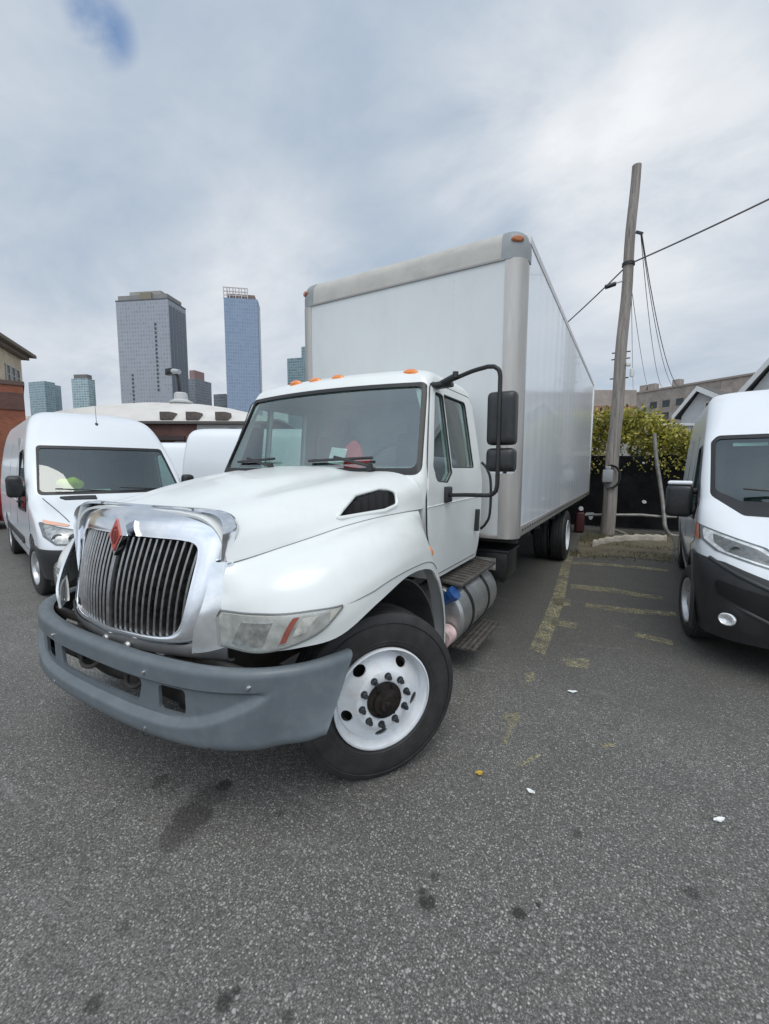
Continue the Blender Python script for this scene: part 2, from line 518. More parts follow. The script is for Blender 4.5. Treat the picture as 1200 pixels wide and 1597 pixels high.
# ---- fenders (with the flare below the character line)
F0 = [ # P0 crease, P1, P2 roll, P3 outer, P4 character line, P5 lower edge
 [(.650, -.465, 1.19), (.658, -.495, 1.13), (.665, -.505, 1.07), (.67, -.520, 1.02), (.675, -.520, .95), (.68, -.515, .855)],
 [(.69, -.36, 1.207), (.755, -.43, 1.155), (.80, -.475, 1.09), (.825, -.490, 1.025), (.84, -.490, .94), (.84, -.480, .845)],
 [(.745, -.24, 1.235), (.855, -.31, 1.205), (.935, -.365, 1.13), (.975, -.395, 1.03), (.985, -.400, .95), (.985, -.385, .86)],
 [(.81, -.07, 1.270), (.94, -.12, 1.255), (1.035, -.18, 1.185), (1.085, -.235, 1.07), (1.095, -.255, .97), (1.09, -.245, .885)],
 [(.87, .10, 1.305), (.99, .08, 1.297), (1.095, .04, 1.235), (1.145, .0, 1.13), (1.155, -.02, 1.055), (1.155, -.03, .985)],
 [(.92, .33, 1.328), (1.02, .33, 1.322), (1.115, .31, 1.255), (1.16, .29, 1.16), (1.17, .27, 1.082), (1.17, .26, 1.052)],
 [(.945, .60, 1.335), (1.02, .60, 1.31), (1.09, .59, 1.225), (1.135, .57, 1.135), (1.155, .56, 1.060), (1.16, .545, 1.020)],
 [(.957, .80, 1.335), (.985, .79, 1.27), (1.03, .77, 1.16), (1.08, .745, 1.07), (1.135, .72, .965), (1.145, .70, .915)]]
for s in (1, -1):
    rows = [[V((s * x, y, z)) for x, y, z in r] for r in F0]
    P = grid(rows, 7, 6)
    fo = obj('fender', thick(P, 0, .012, flip=(s > 0)), MT['white_paint'], truck, 40)
    # rear strip of the wheel opening
    path = [V((s * a, b, c)) for a, b, c in [(1.150, .62, .98), (1.145, .715, .90), (1.14, .80, .77), (1.135, .855, .62), (1.13, .875, .48), (1.13, .87, .385)]]
    path = spline(path, 5)
    A = []
    for i, p in enumerate(path):
        t = i / (len(path) - 1)
        A.append([p, p + V((-s * .02, .05, .028 * (1 - t))), p + V((-s * .12, .075, .02 * (1 - t)))])
    obj('flare_strip', thick(A, 0, .008, flip=(s < 0)), MT['white_paint'], fo)
    # inner wheel liner
    A = []
    for k in range(15):
        a = rad(82 + k * 8.2)
        y, z = -math.cos(a) * .66 + .13, math.sin(a) * .60 + .44
        if a > PI: pass
        A.append([V((s * 1.10, y, z)), V((s * .9, y, z + .02)), V((s * .62, y, z + .03))])
    lo = obj('wheel_liner', thick(A, 0, .01, flip=(s < 0)), MT['liner'], truck)
    for (y, z) in [(.70, .80), (.755, .62), (.62, .93)]:
        bm = NB(); cyl(bm, (s * .9, y - .03, z - .01), (s * .9, y + .05, z + .02), .014, n=10)
        obj('liner_clip', bm, MT['black_plastic'], lo)
    # side marker lamp on the fender rear
    bm = NB(); lathe(bm, [(0, 0.0), (0, .024), (.010, .022), (.018, .012), (.020, 0)] if s > 0 else [(0, 0.0), (0, .024), (-.010, .022), (-.018, .012), (-.020, 0)], 20, 'x')
    mk = obj('marker_lamp', bm, MT['amber'], fo); mk.location = (s * 1.098, .665, 1.105); mk.scale = (1, 1, 1.6); mk.rotation_euler = (0, s * -.45, s * .35)

def fpt(s, i, v, off=.0):
    k = min(int(i), 6); t = i - k
    R_ = [F0[max(k - 1, 0)], F0[k], F0[k + 1], F0[min(k + 2, 7)]]
    cols = [cr(V(R_[0][j]), V(R_[1][j]), V(R_[2][j]), V(R_[3][j]), t) for j in range(6)]
    f = v * 5; a = min(int(f), 4); p = cols[a].lerp(cols[a + 1], f - a)
    return V((s * (p.x + off), p.y, p.z))
GROOVE = M('panel_groove', (.16, .17, .17), .6)
for s in (1, -1):
    bm = NB(); tube(bm, [fpt(s, 3.05 + k * .20, .71 + .09 * min(1, k / 4), .0015) for k in range(19)], .0028, 5); obj('fender_groove', bm, GROOVE, truck)
    bm = NB(); tube(bm, [fpt(s, k * .25, .0, .003) + V((0, 0, .001)) for k in range(29)], .0026, 5); obj('hood_groove', bm, GROOVE, truck)

# ---- headlights
def fgrid(s):
    rows = [[V((s * x, y, z)) for x, y, z in r] for r in F0]
    return grid(rows, 7, 6)
def head_pts(s, i, v):
    """i: 0..3.2 station parameter along the fender, v 0 top .. 1 bottom"""
    rows = [[V((s * x, y, z)) for x, y, z in r] for r in F0[:5]]
    k = min(int(i), 3); t = i - k
    cols = []
    for j in range(6):
        q = [rows[max(k - 1, 0)][j], rows[k][j], rows[k + 1][j], rows[min(k + 2, 4)][j]]
        if k == 0: q[0] = q[1] * 2 - q[2]
        cols.append(cr(*q, t))
    f = v * 5; a = min(int(f), 4); tt = f - a
    q = [cols[max(a - 1, 0)], cols[a], cols[a + 1], cols[min(a + 2, 5)]]
    return cr(*q, tt)
def head_edge(i, e):
    """vertical limits of the lamp in the fender's v parameter"""
    top = sinterp(i, [(-.6, .65), (0, .64), (1.2, .635), (2.2, .645), (3.05, .70)])
    bot = sinterp(i, [(-.6, 1.02), (.4, 1.01), (1.2, .99), (2.0, .93), (2.6, .85), (3.05, .72)])
    return lerp(top, bot, e)
for s in (1, -1):
    G = []
    for a in range(45):
        G.append([])
        for b in range(13):
            e = b / 12
            i0 = lerp(.0, -.55, e); i = lerp(i0, 3.05, a / 44)
            G[-1].append(head_pts(s, i, head_edge(i, e)))
    FL = dict(flip=(s > 0))
    n = (G[15][6] - G[13][6]).cross(G[14][7] - G[14][5]).normalized()
    if n.y > 0: n = -n
    house = obj('headlight', thick(G, .004, .012, **FL), MT['lamp_housing'], truck)
    G2 = [[G[a][b] for b in range(1, 12)] for a in range(2, 41)]
    obj('reflector', thick(G2, .0065, .002, **FL), MT['lamp_silver'], house)
    def lamp_patch(a0, a1, b0, b1, sl):
        Q = []
        for q in range(9):
            a = lerp(a0, a1, q / 8); row = []
            for b in range(b0, b1 + 1):
                aa = a + sl * (b1 - b) / (b1 - b0); k = int(aa)
                row.append(G[k][b].lerp(G[k + 1][b], aa - k))
            Q.append(row)
        return Q
    obj('turn_signal', thick(lamp_patch(25, 27, 2, 10, 3.0), .011, .004, **FL), M('amber_inner', (.36, .085, .06), .35, var=.3, vs=60), house)
    obj('bulb_chamber', thick(lamp_patch(28.5, 33, 3, 9, 3.0), .010, .003, **FL), M('lamp_white', (.70, .69, .66), .3, .3, var=.4, vs=30), house)
    obj('main_reflector', thick(lamp_patch(9, 20, 3, 10, 2.0), .009, .003, **FL), M('reflector_main', (.60, .61, .61), .2, .75, var=.35, vs=34), house)
    edge = [G[a][0] for a in range(45)] + [G[44][b] for b in range(1, 13)] + [G[a][12] for a in range(43, -1, -1)] + [G[0][b] for b in range(11, 0, -1)]
    bm = NB(); tube(bm, [p - n * -.006 for p in edge[::2]], .0045, 5, closed=True); obj('headlight_seal', bm, GROOVE, house)
    obj('headlight_lens', thick(G, .016, .002, **FL), MT['lens'], house)

# ---- chrome grille surround: ring between inner opening and outer edge
def rr_point(t, w0, w1, z0, z1, r, n=2.6):
    """rounded trapezoid; t angle 0..2pi (0 = +x). bottom half width w0, top half width w1"""
    c, s_ = math.cos(t), math.sin(t)
    x = math.copysign(abs(c) ** (2 / n), c); z = math.copysign(abs(s_) ** (2 / n), s_)
    w = lerp(w0, w1, (z + 1) / 2)
    return x * w, lerp(z0, z1, (z + 1) / 2)
def gy(x, z, off=0):
    """face plane of the grille: leans back towards the top, bows forward in the middle"""
    return -.625 + (z - .86) * .20 + .09 * (x / .55) ** 2 - off - .012 * (1 - abs(x / .5))
rows = []
NT = 96
for k in range(NT + 1):
    t = 2 * PI * k / NT
    xi, zi = rr_point(t, .440, .497, .850, 1.280, .1, 9)
    xo, zo = rr_point(t, .600, .640, .795, 1.412, .1, 9)
    xm, zm = lerp(xi, xo, .45), lerp(zi, zo, .45)
    top = max(0, math.sin(t))
    yb = lerp(-.475, -.435, top)
    def sp(f, o): return V((lerp(xi, xo, f), gy(lerp(xi, xo, f), lerp(zi, zo, f), o), lerp(zi, zo, f)))
    rows.append([V((xi, gy(xi, zi, -.05), zi)), V((xi, gy(xi, zi, .0), zi)), sp(.06, .006), sp(.32, .006), sp(.60, -.004), sp(.84, -.036), V((xo, lerp(gy(xo, zo, -.08), yb, .45), zo)), V((xo, yb, zo)), V((xo * .99, yb + .07, zo - .01 * top))])
P = grid(rows, 1, 4)
gs = obj('grille_surround', thick(P, 0, .006, flip=True), MT['chrome'], truck, 60)
# chrome returns that close the nose between the surround and the fenders
for s in (-1, 1):
    A = [[V((s * x, y, z)) for x, y, z in r] for r in [
        [(.600, -.50, 1.20), (.612, -.56, 1.05), (.595, -.60, .93), (.575, -.60, .825)],
        [(.640, -.475, 1.20), (.645, -.525, 1.07), (.640, -.555, .95), (.63, -.56, .83)],
        [(.665, -.44, 1.20), (.672, -.492, 1.08), (.685, -.508, .96), (.69, -.505, .845)]]]
    obj('chrome_return', thick(grid(A, 4, 4), 0, .012, flip=(s > 0)), MT['satin_chrome'], gs)
A = [[V((x, gy(x, .82, -.02) + yy, z)) for yy, z in ((.0, .83), (-.004, .81), (.0, .775), (.03, .765))] for x in [i * .06 - .66 for i in range(23)]]
obj('lower_panel', thick(grid(A, 1, 3), 0, .01), M('panel_grey', (.20, .20, .20), .45, .5, var=.1, vs=10, dirt=(.1, .09, .08), ds=8, damt=.5), truck)
# vertical grille bars
bm = NB()
nb = 25
for k in range(nb):
    x = -.475 + .95 * k / (nb - 1)
    pts = []
    for q in range(9):
        z = lerp(.85, 1.272, q / 8)
        xx = x * lerp(.92, 1.0, q / 8)
        bulge = .022 * math.sin(PI * q / 8)
        yy = gy(xx, z, .0) - bulge + .012 - (.016 if abs(x) < .03 else 0)
        pts.append((xx, yy, z))
    w = .0078 if abs(x) > .03 else .012
    # bar of triangular section
    ring = []
    for (xx, yy, z) in pts:
        ring.append([V((xx - w, yy + .035, z)), V((xx - w * .75, yy + .006, z)), V((xx, yy, z)), V((xx + w * .75, yy + .006, z)), V((xx + w, yy + .035, z))])
    solid_rings(ring, bm)
gr = obj('grille_bars', bm, MT['grille_chrome'], truck, 30)
gr['label'] = 'row of dull chrome vertical grille bars'
bm = NB()
A = [[V((x, gy(x, z) + .05, z)) for z in (.82, 1.0, 1.2, 1.32)] for x in [i * .1 - .5 for i in range(11)]]
thick(A, 0, .01, bm)
bm2 = bm
for q in range(12):
    z = .86 + q * .035
    tube(bm2, [(x, gy(x, z) + .038, z) for x in [i * .1 - .47 for i in range(10)] + [.47]], .004, 5)
obj('grille_backing', bm2, MT['seal'], truck)
# emblem
em = NB()
dm = [(0, -.098), (.056, 0), (0, .098), (-.056, 0)]
prism(em, [(x * 1.12, z * 1.12) for x, z in dm], 'y', -.012, .012)
emo = obj('emblem', em, MT['chrome'], truck)
emo.scale = (.92, 1, .90); emo.location = (.035, gy(0, 1.30) - .032, 1.285); emo.rotation_euler = (-.16, 0, 0)
em = NB(); prism(em, [(x * .88, z * .88) for x, z in dm], 'y', -.017, -.010); obj('emblem_face', em, MT['emblem_red'], emo)
em = NB()
prism(em, [(-.010, -.05), (.010, -.05), (.006, .02), (-.006, .02)], 'y', -.020, -.016)
prism(em, [(-.007, .03), (.007, .03), (.007, .043), (-.007, .043)], 'y', -.020, -.016)
for s in (-1, 1):
    prism(em, [(s * .032, -.006), (s * .026, -.022), (s * .014, -.05 + .01), (s * .018, -.03), (s * .020, .004), (s * .012, .035), (s * .024, .018)][::s], 'y', -.0195, -.016)
obj('emblem_mark', em, M('emblem_dark', (.16, .03, .025), .4, .3), emo)

# ---- wheels
def truck_wheel(name='wheel', front=True):
    w = bpy.data.objects.new(name, None); link(w)
    R = .505
    hw = .138
    tp = [(-hw + .02, .305), (-hw, .33), (-hw - .004, .38), (-hw, .44), (-hw + .012, .478), (-hw + .028, R - .004)]
    out = []
    g = .006
    for gx in (-.075, -.028, .028, .075):
        out += [(gx - g, R + .002), (gx - g + .001, R - .014), (gx + g - .001, R - .014), (gx + g, R + .002)]
    prof = tp + [(-hw + .036, R)] + out + [(hw - .036, R)] + [(-a, r) for a, r in tp[::-1]]
    bm = NB(); lathe(bm, prof, 96, 'x')
    for k in range(0):
        a = 2 * PI * k / 40
        for s in (-1, 1):
            c_, s_ = math.cos(a), math.sin(a)
            box(bm, (s * (hw - .010), c_ * (R - .016), s_ * (R - .016)), (.012, .016, .030), rot=(a + PI / 2, 0, 0))
    for rr in (.345, .455):
        tube(bm, [(hw + .001, math.cos(2 * PI * k / 64) * rr, math.sin(2 * PI * k / 64) * rr) for k in range(64)], .0035, 5, closed=True)
    obj('tyre', bm, MT['rubber'], w, 25)
    bm = NB()
    rim = [(hw + .008, .296), (hw + .004, .305), (hw - .010, .306), (hw - .014, .292), (hw - .030, .285), (hw - .07, .275), (hw - .075, .262)]
    disc = [(hw - .062, .262), (hw - .055, .25), (hw - .032, .215), (hw - .014, .186), (hw + .004, .176), (hw + .010, .168), (hw + .010, .115), (hw + .006, .108)]
    if not front:
        rim = [(hw + .008, .296), (hw + .004, .305), (hw - .010, .306), (hw - .014, .292), (hw - .03, .285), (-.02, .27), (-.03, .262)]
        disc = [(-.02, .262), (-.04, .24), (-.05, .2), (-.055, .18), (-.055, .11)]
    prof = rim + disc
    back = [(a - .012, r) for a, r in disc[::-1]] + [(rim[-1][0] - .012, .268), (hw - .085, .278), (-hw + .02, .27), (-hw - .004, .296), (-hw, .31), (-hw + .03, .30), (-.0, .29), (hw - .03, .298)]
    lathe(bm, prof + back, 80, 'x', closed_prof=True)
    rm = to_mesh(bm)
    cuts = []
    for k in range(5):
        a = rad(52 + 72 * k); c_ = NB(); y, z = math.cos(a) * .226, math.sin(a) * .226
        o = [(y + math.cos(a) * math.cos(t * PI / 12) * .029 - math.sin(a) * math.sin(t * PI / 12) * .040, z + math.sin(a) * math.cos(t * PI / 12) * .029 + math.cos(a) * math.sin(t * PI / 12) * .040) for t in range(24)]
        prism(c_, o, 'x', -.09, .3); cuts.append(c_)
    ro = obj('rim', boolean(rm, cuts), MT['rim_white'], w, 40)
    fx = hw + .010 if front else -.055
    for k in range(10):
        a = 2 * PI * k / 10 + .12; y, z = math.cos(a) * .143, math.sin(a) * .143
        bm = NB(); cyl(bm, (fx - .002, y, z), (fx + .006, y, z), .0215, .0205, 16)
        cyl(bm, (fx + .005, y, z), (fx + .030, y, z), .017, .0155, 6); cyl(bm, (fx + .03, y, z), (fx + .042, y, z), .0095, n=10)
        obj('lug_nut', bm, MT['lug'], w)
    bm = NB()
    if front:
        lathe(bm, [(-.05, .0), (-.05, .20), (-.02, .11), (fx + .002, .108), (fx + .012, .104), (fx + .016, .08), (fx + .034, .076), (fx + .040, .05), (fx + .055, .045), (fx + .058, 0)], 32, 'x')
        for k in range(6):
            a = PI * k / 3; cyl(bm, (fx + .01, math.cos(a) * .092, math.sin(a) * .092), (fx + .026, math.cos(a) * .092, math.sin(a) * .092), .008, n=8)
        box(bm, (fx + .05, 0, 0), (.03, .035, .035), bev=.004)
    else:
        lathe(bm, [(-.10, 0), (-.10, .12), (fx + .05, .10), (fx + .10, .085), (fx + .11, .0)], 32, 'x')
    obj('hub', bm, MT['hub_rust'], w)
    bm = NB(); lathe(bm, [(-.12, 0), (-.12, .24), (-.02, .24), (-.02, 0)], 32, 'x'); obj('brake_drum', bm, MT['grime'], w)
    return w
STEER = rad(-35)
wf = truck_wheel('wheel', True); wf.parent = truck; wf.location = (1.015, .155, .439); wf.scale = (.87,) * 3; wf.rotation_euler = (0.05, 0, STEER); wf.rotation_mode = 'XYZ'
w2 = copy_tree(wf, truck); w2.location = (-1.015, .155, .439); w2.rotation_euler = (0.2, 0, STEER + PI)
wr = truck_wheel('wheel', False); wr.parent = truck; wr.location = (1.12, 6.35, .439); wr.scale = (.87,) * 3
for x, fl in ((.84, 0), (-1.12, PI), (-.84, PI)):
    q = copy_tree(wr, truck); q.location = (x, 6.35, .439); q.rotation_euler = (0.4, 0, fl)

# ---- chassis
bm = NB()
for s in (-1, 1):
    box(bm, (s * .43, 5.4, .72), (.08, 9.4, .26), bev=.01)
    box(bm, (s * .95, 2.75, .58), (.25, .22, .3), bev=.02)
for y in (1.2, 2.4, 3.6, 5.2, 7.5, 9.8): box(bm, (0, y, .72), (.86, .10, .2), bev=.01)
cyl(bm, (-1.0, 6.35, .50), (1.0, 6.35, .50), .09); lathe(bm, [(-.22, .05), (-.15, .18), (.0, .22), (.15, .18), (.22, .05)], 24, 'x', (0, 6.35, .5))
cyl(bm, (-.9, .03, .42), (.9, .03, .42), .06)
tube(bm, [(0, 1.2, .6), (0, 6.2, .52)], .05)
for y in (2.6, 3.2, 3.8, 4.4, 5.0, 5.6, 7.4, 8.0, 8.6, 9.2, 9.8): box(bm, (0, y, .90), (2.40, .07, .08), bev=.006)
obj('chassis', bm, MT['grime'], truck)
bm = NB()
box(bm, (0, .45, .85), (1.0, .9, .6), bev=.08); box(bm, (.5, .45, .62), (.25, .5, .3), bev=.05)
tube(bm, spline([(.55, -.2, .9), (.62, .2, 1.0), (.6, .6, .8), (.65, .8, .6)], 6), .02)
obj('engine', bm, MT['grime'], truck)
# leaf spring and steering arm seen through the wheel opening
bm = NB()
for k in range(5):
    A = [(.72, y, .44 + .05 * (y / .7) ** 2 + k * .013) for y in [i * .1 - .65 + k * .05 for i in range(14 - k)]]
    tube(bm, A, .012, 6)
obj('leaf_spring', bm, MT['grime'], truck)
# ---- fuel tank
tk = NB()
lathe(tk, [(0, 0), (0, .20), (.012, .245), (.04, .262), (.96, .262), (.988, .245), (1.0, .20), (1.0, 0)], 48, 'y', (.83, 1.32, .44))
tank = obj('fuel_tank', tk, MT['tank_alu'], truck, 30)
for y in (1.58, 2.02):
    bm = NB(); lathe(bm, [(-.022, .2625), (-.022, .269), (.022, .269), (.022, .2625)], 48, 'y', (.83, y, .44), True)
    obj('tank_strap', bm, MT['black_metal'], tank)
bm = NB(); cyl(bm, (.93, 1.34, .58), (1.005, 1.325, .645), .045, .045, 24); cyl(bm, (1.0, 1.326, .64), (1.03, 1.32, .665), .058, .054, 16)
obj('tank_cap', bm, MT['blue_cap'], tank)
bm = NB()
box(bm, (.87, 1.80, .735), (.42, .92, .03), rot=(0, .10, 0), bev=.008)
for k in range(11): box(bm, (.87, 1.40 + k * .08, .753), (.38, .03, .012), rot=(0, .10, 0))
obj('upper_step', bm, MT['tread'], truck)
bm = NB()
box(bm, (.70, 1.45, .80), (.3, .22, .09), bev=.02); box(bm, (.68, 1.80, .81), (.3, .26, .10), bev=.02)
obj('step_box', bm, MT['aluminium'], truck)
bm = NB()
for k in range(5): box(bm, (.985 + k * .042, 1.75, .20), (.030, .72, .02), bev=.003)
for k in range(7): box(bm, (1.07, 1.42 + k * .11, .192), (.2, .02, .025))
for y in (1.5, 2.0): tube(bm, [(.95, y, .20), (.90, y, .10 + .08), (.72, y, .26)], .014)
obj('lower_step', bm, MT['tread'], truck)
bm = NB()
box(bm, (.92, 2.62, .66), (.46, .42, .26), bev=.02); box(bm, (.92, 2.62, .80), (.5, .46, .03), bev=.01)
obj('battery_box', bm, MT['black_metal'], truck)
bm = NB(); box(bm, (.94, 2.405, .67), (.2, .006, .12)); obj('battery_label', bm, MT['aluminium'], truck)
bm = NB(); lathe(bm, [(0, 0), (0, .075), (.14, .075), (.15, 0)], 24, 'y', (.98, 1.16, .34))
obj('air_dryer', bm, M('label_red_white', (.62, .45, .44), .5, var=.4, vs=10), truck)

# ---- cab shell
def cab_ring(lv, n=None):
    z, yf, bow, yr, w, rf, rr_ = lv
    # closed outline in plan: front edge bows forward, rounded corners
    pts = []
    K = 14
    for k in range(K + 1):                      # front, right to left seen from above
        t = -1 + 2 * k / K
        pts.append((t * (w - rf), yf - bow * (1 - t * t)))
    for k in range(1, 7):
        a = k / 6 * PI / 2
        pts.append((w - rf + rf * math.sin(a), yf + rf - rf * math.cos(a)))
    for k in range(1, 13): pts.append((w, lerp(yf + rf, yr - rr_, k / 12)))
    for k in range(1, 6):
        a = k / 5 * PI / 2
        pts.append((w - rr_ + rr_ * math.cos(a), yr - rr_ + rr_ * math.sin(a)))
    for k in range(1, 8): pts.append((lerp(w - rr_, -(w - rr_), k / 8), yr))
    for k in range(0, 6):
        a = k / 5 * PI / 2
        pts.append((-(w - rr_) - rr_ * math.sin(a), yr - rr_ + rr_ * math.cos(a)))
    for k in range(1, 13): pts.append((-w, lerp(yr - rr_, yf + rf, k / 12)))
    for k in range(1, 6):
        a = k / 6 * PI / 2
        pts.append((-(w - rf) - rf * math.cos(a), yf + rf - rf * math.sin(a)))
    return [V((x, y, z)) for x, y in pts]
# z, y front at corner, bow, y rear, half width, front corner radius, rear radius
LV = [(.80, 1.10, .0, 2.10, .945, .05, .05), (.95, 1.0, .0, 2.13, .963, .05, .05), (1.20, .90, .06, 2.15, .975, .05, .06), (1.45, .84, .10, 2.16, .978, .05, .07),
      (1.54, .83, .14, 2.16, .972, .06, .07), (1.66, .875, .14, 2.16, .957, .07, .08), (1.90, .985, .13, 2.155, .922, .07, .09), (2.12, 1.085, .12, 2.14, .890, .07, .10),
      (2.23, 1.13, .11, 2.12, .872, .08, .12), (2.285, 1.165, .10, 2.09, .85, .10, .14), (2.33, 1.24, .08, 2.03, .79, .12, .16), (2.362, 1.34, .06, 1.92, .67, .14, .18), (2.375, 1.45, .03, 1.78, .45, .14, .18)]
def dens(LV, n=3):
    return [tuple(v) for v in spline_tuple(LV, n)]
def spline_tuple(T, n):
    out = []; N = len(T)
    for i in range(N - 1):
        q = [T[max(i - 1, 0)], T[i], T[i + 1], T[min(i + 2, N - 1)]]
        for k in range(n):
            t = k / n
            out.append(tuple(.5 * ((2 * b) + (c - a) * t + (2 * a - 5 * b + 4 * c - d) * t * t + (3 * b - a - 3 * c + d) * t ** 3) for a, b, c, d in zip(*q)))
    out.append(T[-1]); return out
LVd = spline_tuple(LV, 3)
def shell_solid(off):
    rings = []
    for lv in LVd:
        z, yf, bow, yr, w, rf, rr_ = lv
        zz = z + (off if z > 2.2 else 0) * min(1, (z - 2.2) / .1 if z > 2.2 else 0) - (off if z < .85 else 0)
        rings.append(cab_ring((zz, yf - off, bow, yr + off, w + off, max(.01, rf + off), max(.01, rr_ + off))))
    return to_mesh(solid_rings(rings))
ws_out = [(-.955, 1.560), (.955, 1.560), (.858, 2.215), (-.848, 2.215)]
ws_f = fillet(ws_out, .055)
win_quarter = [(1.01, 1.62), (1.045, 1.515), (1.24, 1.50), (1.35, 1.57), (1.345, 2.14), (1.30, 2.15), (1.20, 2.15)]
win_rear = [(1.364, 1.61), (1.875, 1.61), (1.84, 2.155), (1.362, 2.155)]
quarter_f = fillet(win_quarter, [.03, .06, .06, .02, .02, .02, .04]); rear_f = fillet(win_rear, [.02, .03, .05, .02])
door_out = fillet([(.885, 1.40), (.91, 1.16), (1.05, .90), (1.15, .84), (2.00, .84), (2.05, .90), (2.07, 1.55), (2.02, 2.17), (1.95, 2.215), (1.20, 2.215), (1.13, 2.18), (.93, 1.64)], [.02, .1, .08, .05, .05, .06, .3, .06, .06, .05, .05, .1])
c1 = NB(); prism(c1, ws_f, 'y', .3, 1.28)
c2 = NB(); prism(c2, quarter_f, 'x', -1.3, 1.3)
c3 = NB(); prism(c3, rear_f, 'x', -1.3, 1.3)
c4 = NB(); prism(c4, fillet([(-.5, 1.66), (.5, 1.66), (.5, 2.08), (-.5, 2.08)], .06), 'y', 1.95, 2.3)
cab_m = boolean(shell_solid(0), [shell_solid(-.05), c1, c2, c3, c4])
cab = obj('cab', cab_m, MT['white_paint'], truck, 38)
for s in (-1, 1):
    pr = NB(); prism(pr, door_out, 'x', s * .5, s * 1.2)
    sh = boolean(shell_solid(.007), [shell_solid(-.03)])
    d = boolean(sh, [pr], 'INTERSECT')
    q1 = NB(); prism(q1, quarter_f, 'x', -1.3, 1.3); q2 = NB(); prism(q2, rear_f, 'x', -1.3, 1.3)
    d = boolean(d, [q1, q2])
    door = obj('door', d, MT['white_paint'], truck, 38)
    # dark shut line round the door
    def sidex(y, z):
        return interp(z, [(l[0], l[4]) for l in LVd])
    bm = NB(); tube(bm, [(s * (sidex(u, v) + .0005), u, v) for u, v in [(p[0] + (.006 if p[0] > 1.6 else -.006 if p[0] < 1.1 else 0), p[1] + (.006 if p[1] > 1.9 else -.006 if p[1] < 1.0 else 0)) for p in door_out]], .0045, 6, closed=True)
    obj('door_seal', bm, MT['seal'], door)
    # window frames and glass
    for wf_ in (quarter_f, rear_f):
        bm = NB(); tube(bm, [(s * (sidex(u, v) + .001), u, v) for u, v in wf_], .007, 6, closed=True)
        obj('window_seal', bm, MT['seal'], door)
        sh = boolean(shell_solid(-.010), [shell_solid(-.016)])
        pr = NB(); prism(pr, wf_, 'x', s * .5, s * 1.3)
        obj('window_glass', boolean(sh, [pr], 'INTERSECT'), MT['glass'], door)
    bm = NB(); prism(bm, fillet([(1.895, 1.06), (1.935, 1.06), (1.95, 1.25), (1.905, 1.25)], .012), 'x', s * .978, s * 1.012); obj('door_handle', bm, MT['black_plastic'], door)
    bm = NB(); box(bm, (s * .984, 1.24, 1.262), (.006, .72, .012)); 
    tube(bm, [(s * .984, .885, 1.345), (s * .985, 1.3, 1.352), (s * .985, 2.04, 1.36)], .006, 6)
    bpy.data.meshes  # noqa
    bm.free()
    bm = NB(); tube(bm, [(s * .982, .885, 1.345), (s * .9835, 1.3, 1.352), (s * .9835, 2.04, 1.36)], .0065, 6)
    obj('door_moulding', bm, MT['white_paint'], door)
# windshield glass, black surround
sh = boolean(shell_solid(-.012), [shell_solid(-.018)])
pr = NB(); prism(pr, ws_f, 'y', .3, 1.28)
wso = obj('windshield', boolean(sh, [pr], 'INTERSECT'), MT['glass'], truck)
sh = boolean(shell_solid(.002), [shell_solid(-.024)])
pr = NB(); prism(pr, ws_f, 'y', .3, 1.28)
inn = NB(); prism(inn, fillet([(-.918, 1.605), (.918, 1.605), (.828, 2.185), (-.818, 2.185)], .05), 'y', .25, 1.4)
obj('windshield_seal', boolean(boolean(sh, [pr], 'INTERSECT'), [inn]), MT['seal'], wso)
# cowl
A = [[V((x, .84 - .13 * (1 - (x / .96) ** 2) + dy, z)) for dy, z in ((-.10, 1.535), (.0, 1.55), (.05, 1.575))] for x in [i * .068 - .78 for i in range(24)]]
obj('cowl', thick(grid(A, 1, 3), 0, .02), MT['black_plastic'], truck)
for x0, x1, z1 in ((.12, .62, 1.69), (-.72, -.22, 1.69)):
    bm = NB()
    def wy(x, z): 
        yf = interp(z, [(l[0], l[1]) for l in LVd]); bow = interp(z, [(l[0], l[2]) for l in LVd])
        return yf - bow * (1 - (x / .85) ** 2)
    pts = [(lerp(x0, x1, t), wy(lerp(x0, x1, t), 1.66) - .022, 1.655 + .02 * t) for t in [i / 8 for i in range(9)]]
    tube(bm, pts, .010, 8)
    tube(bm, [(x1, wy(x1, 1.6) - .05, 1.62), (lerp(x0, x1, .5), wy(0, 1.66) - .05, 1.68)], .011, 8)
    cyl(bm, (x1, wy(x1, 1.6) - .03, 1.59), (x1, wy(x1, 1.6) - .04, 1.64), .028, .02, 14)
    obj('wiper', bm, MT['black_plastic'], truck)
# roof clearance lamps
for x in (-.36, -.15, .08, .70):
    z = 2.300 if abs(x) < .5 else 2.285; y = 1.14 if abs(x) < .5 else 1.19
    bm = NB(); lathe(bm, [(-.01, .0), (-.01, .052), (.010, .050), (.026, .034), (.032, 0)], 24, 'z')
    lo = obj('clearance_lamp', bm, MT['amber'], cab); lo.location = (x, y, z + .012); lo.scale = (1.25, .62, .95); lo.rotation_euler = (rad(42), x * .1, 0)

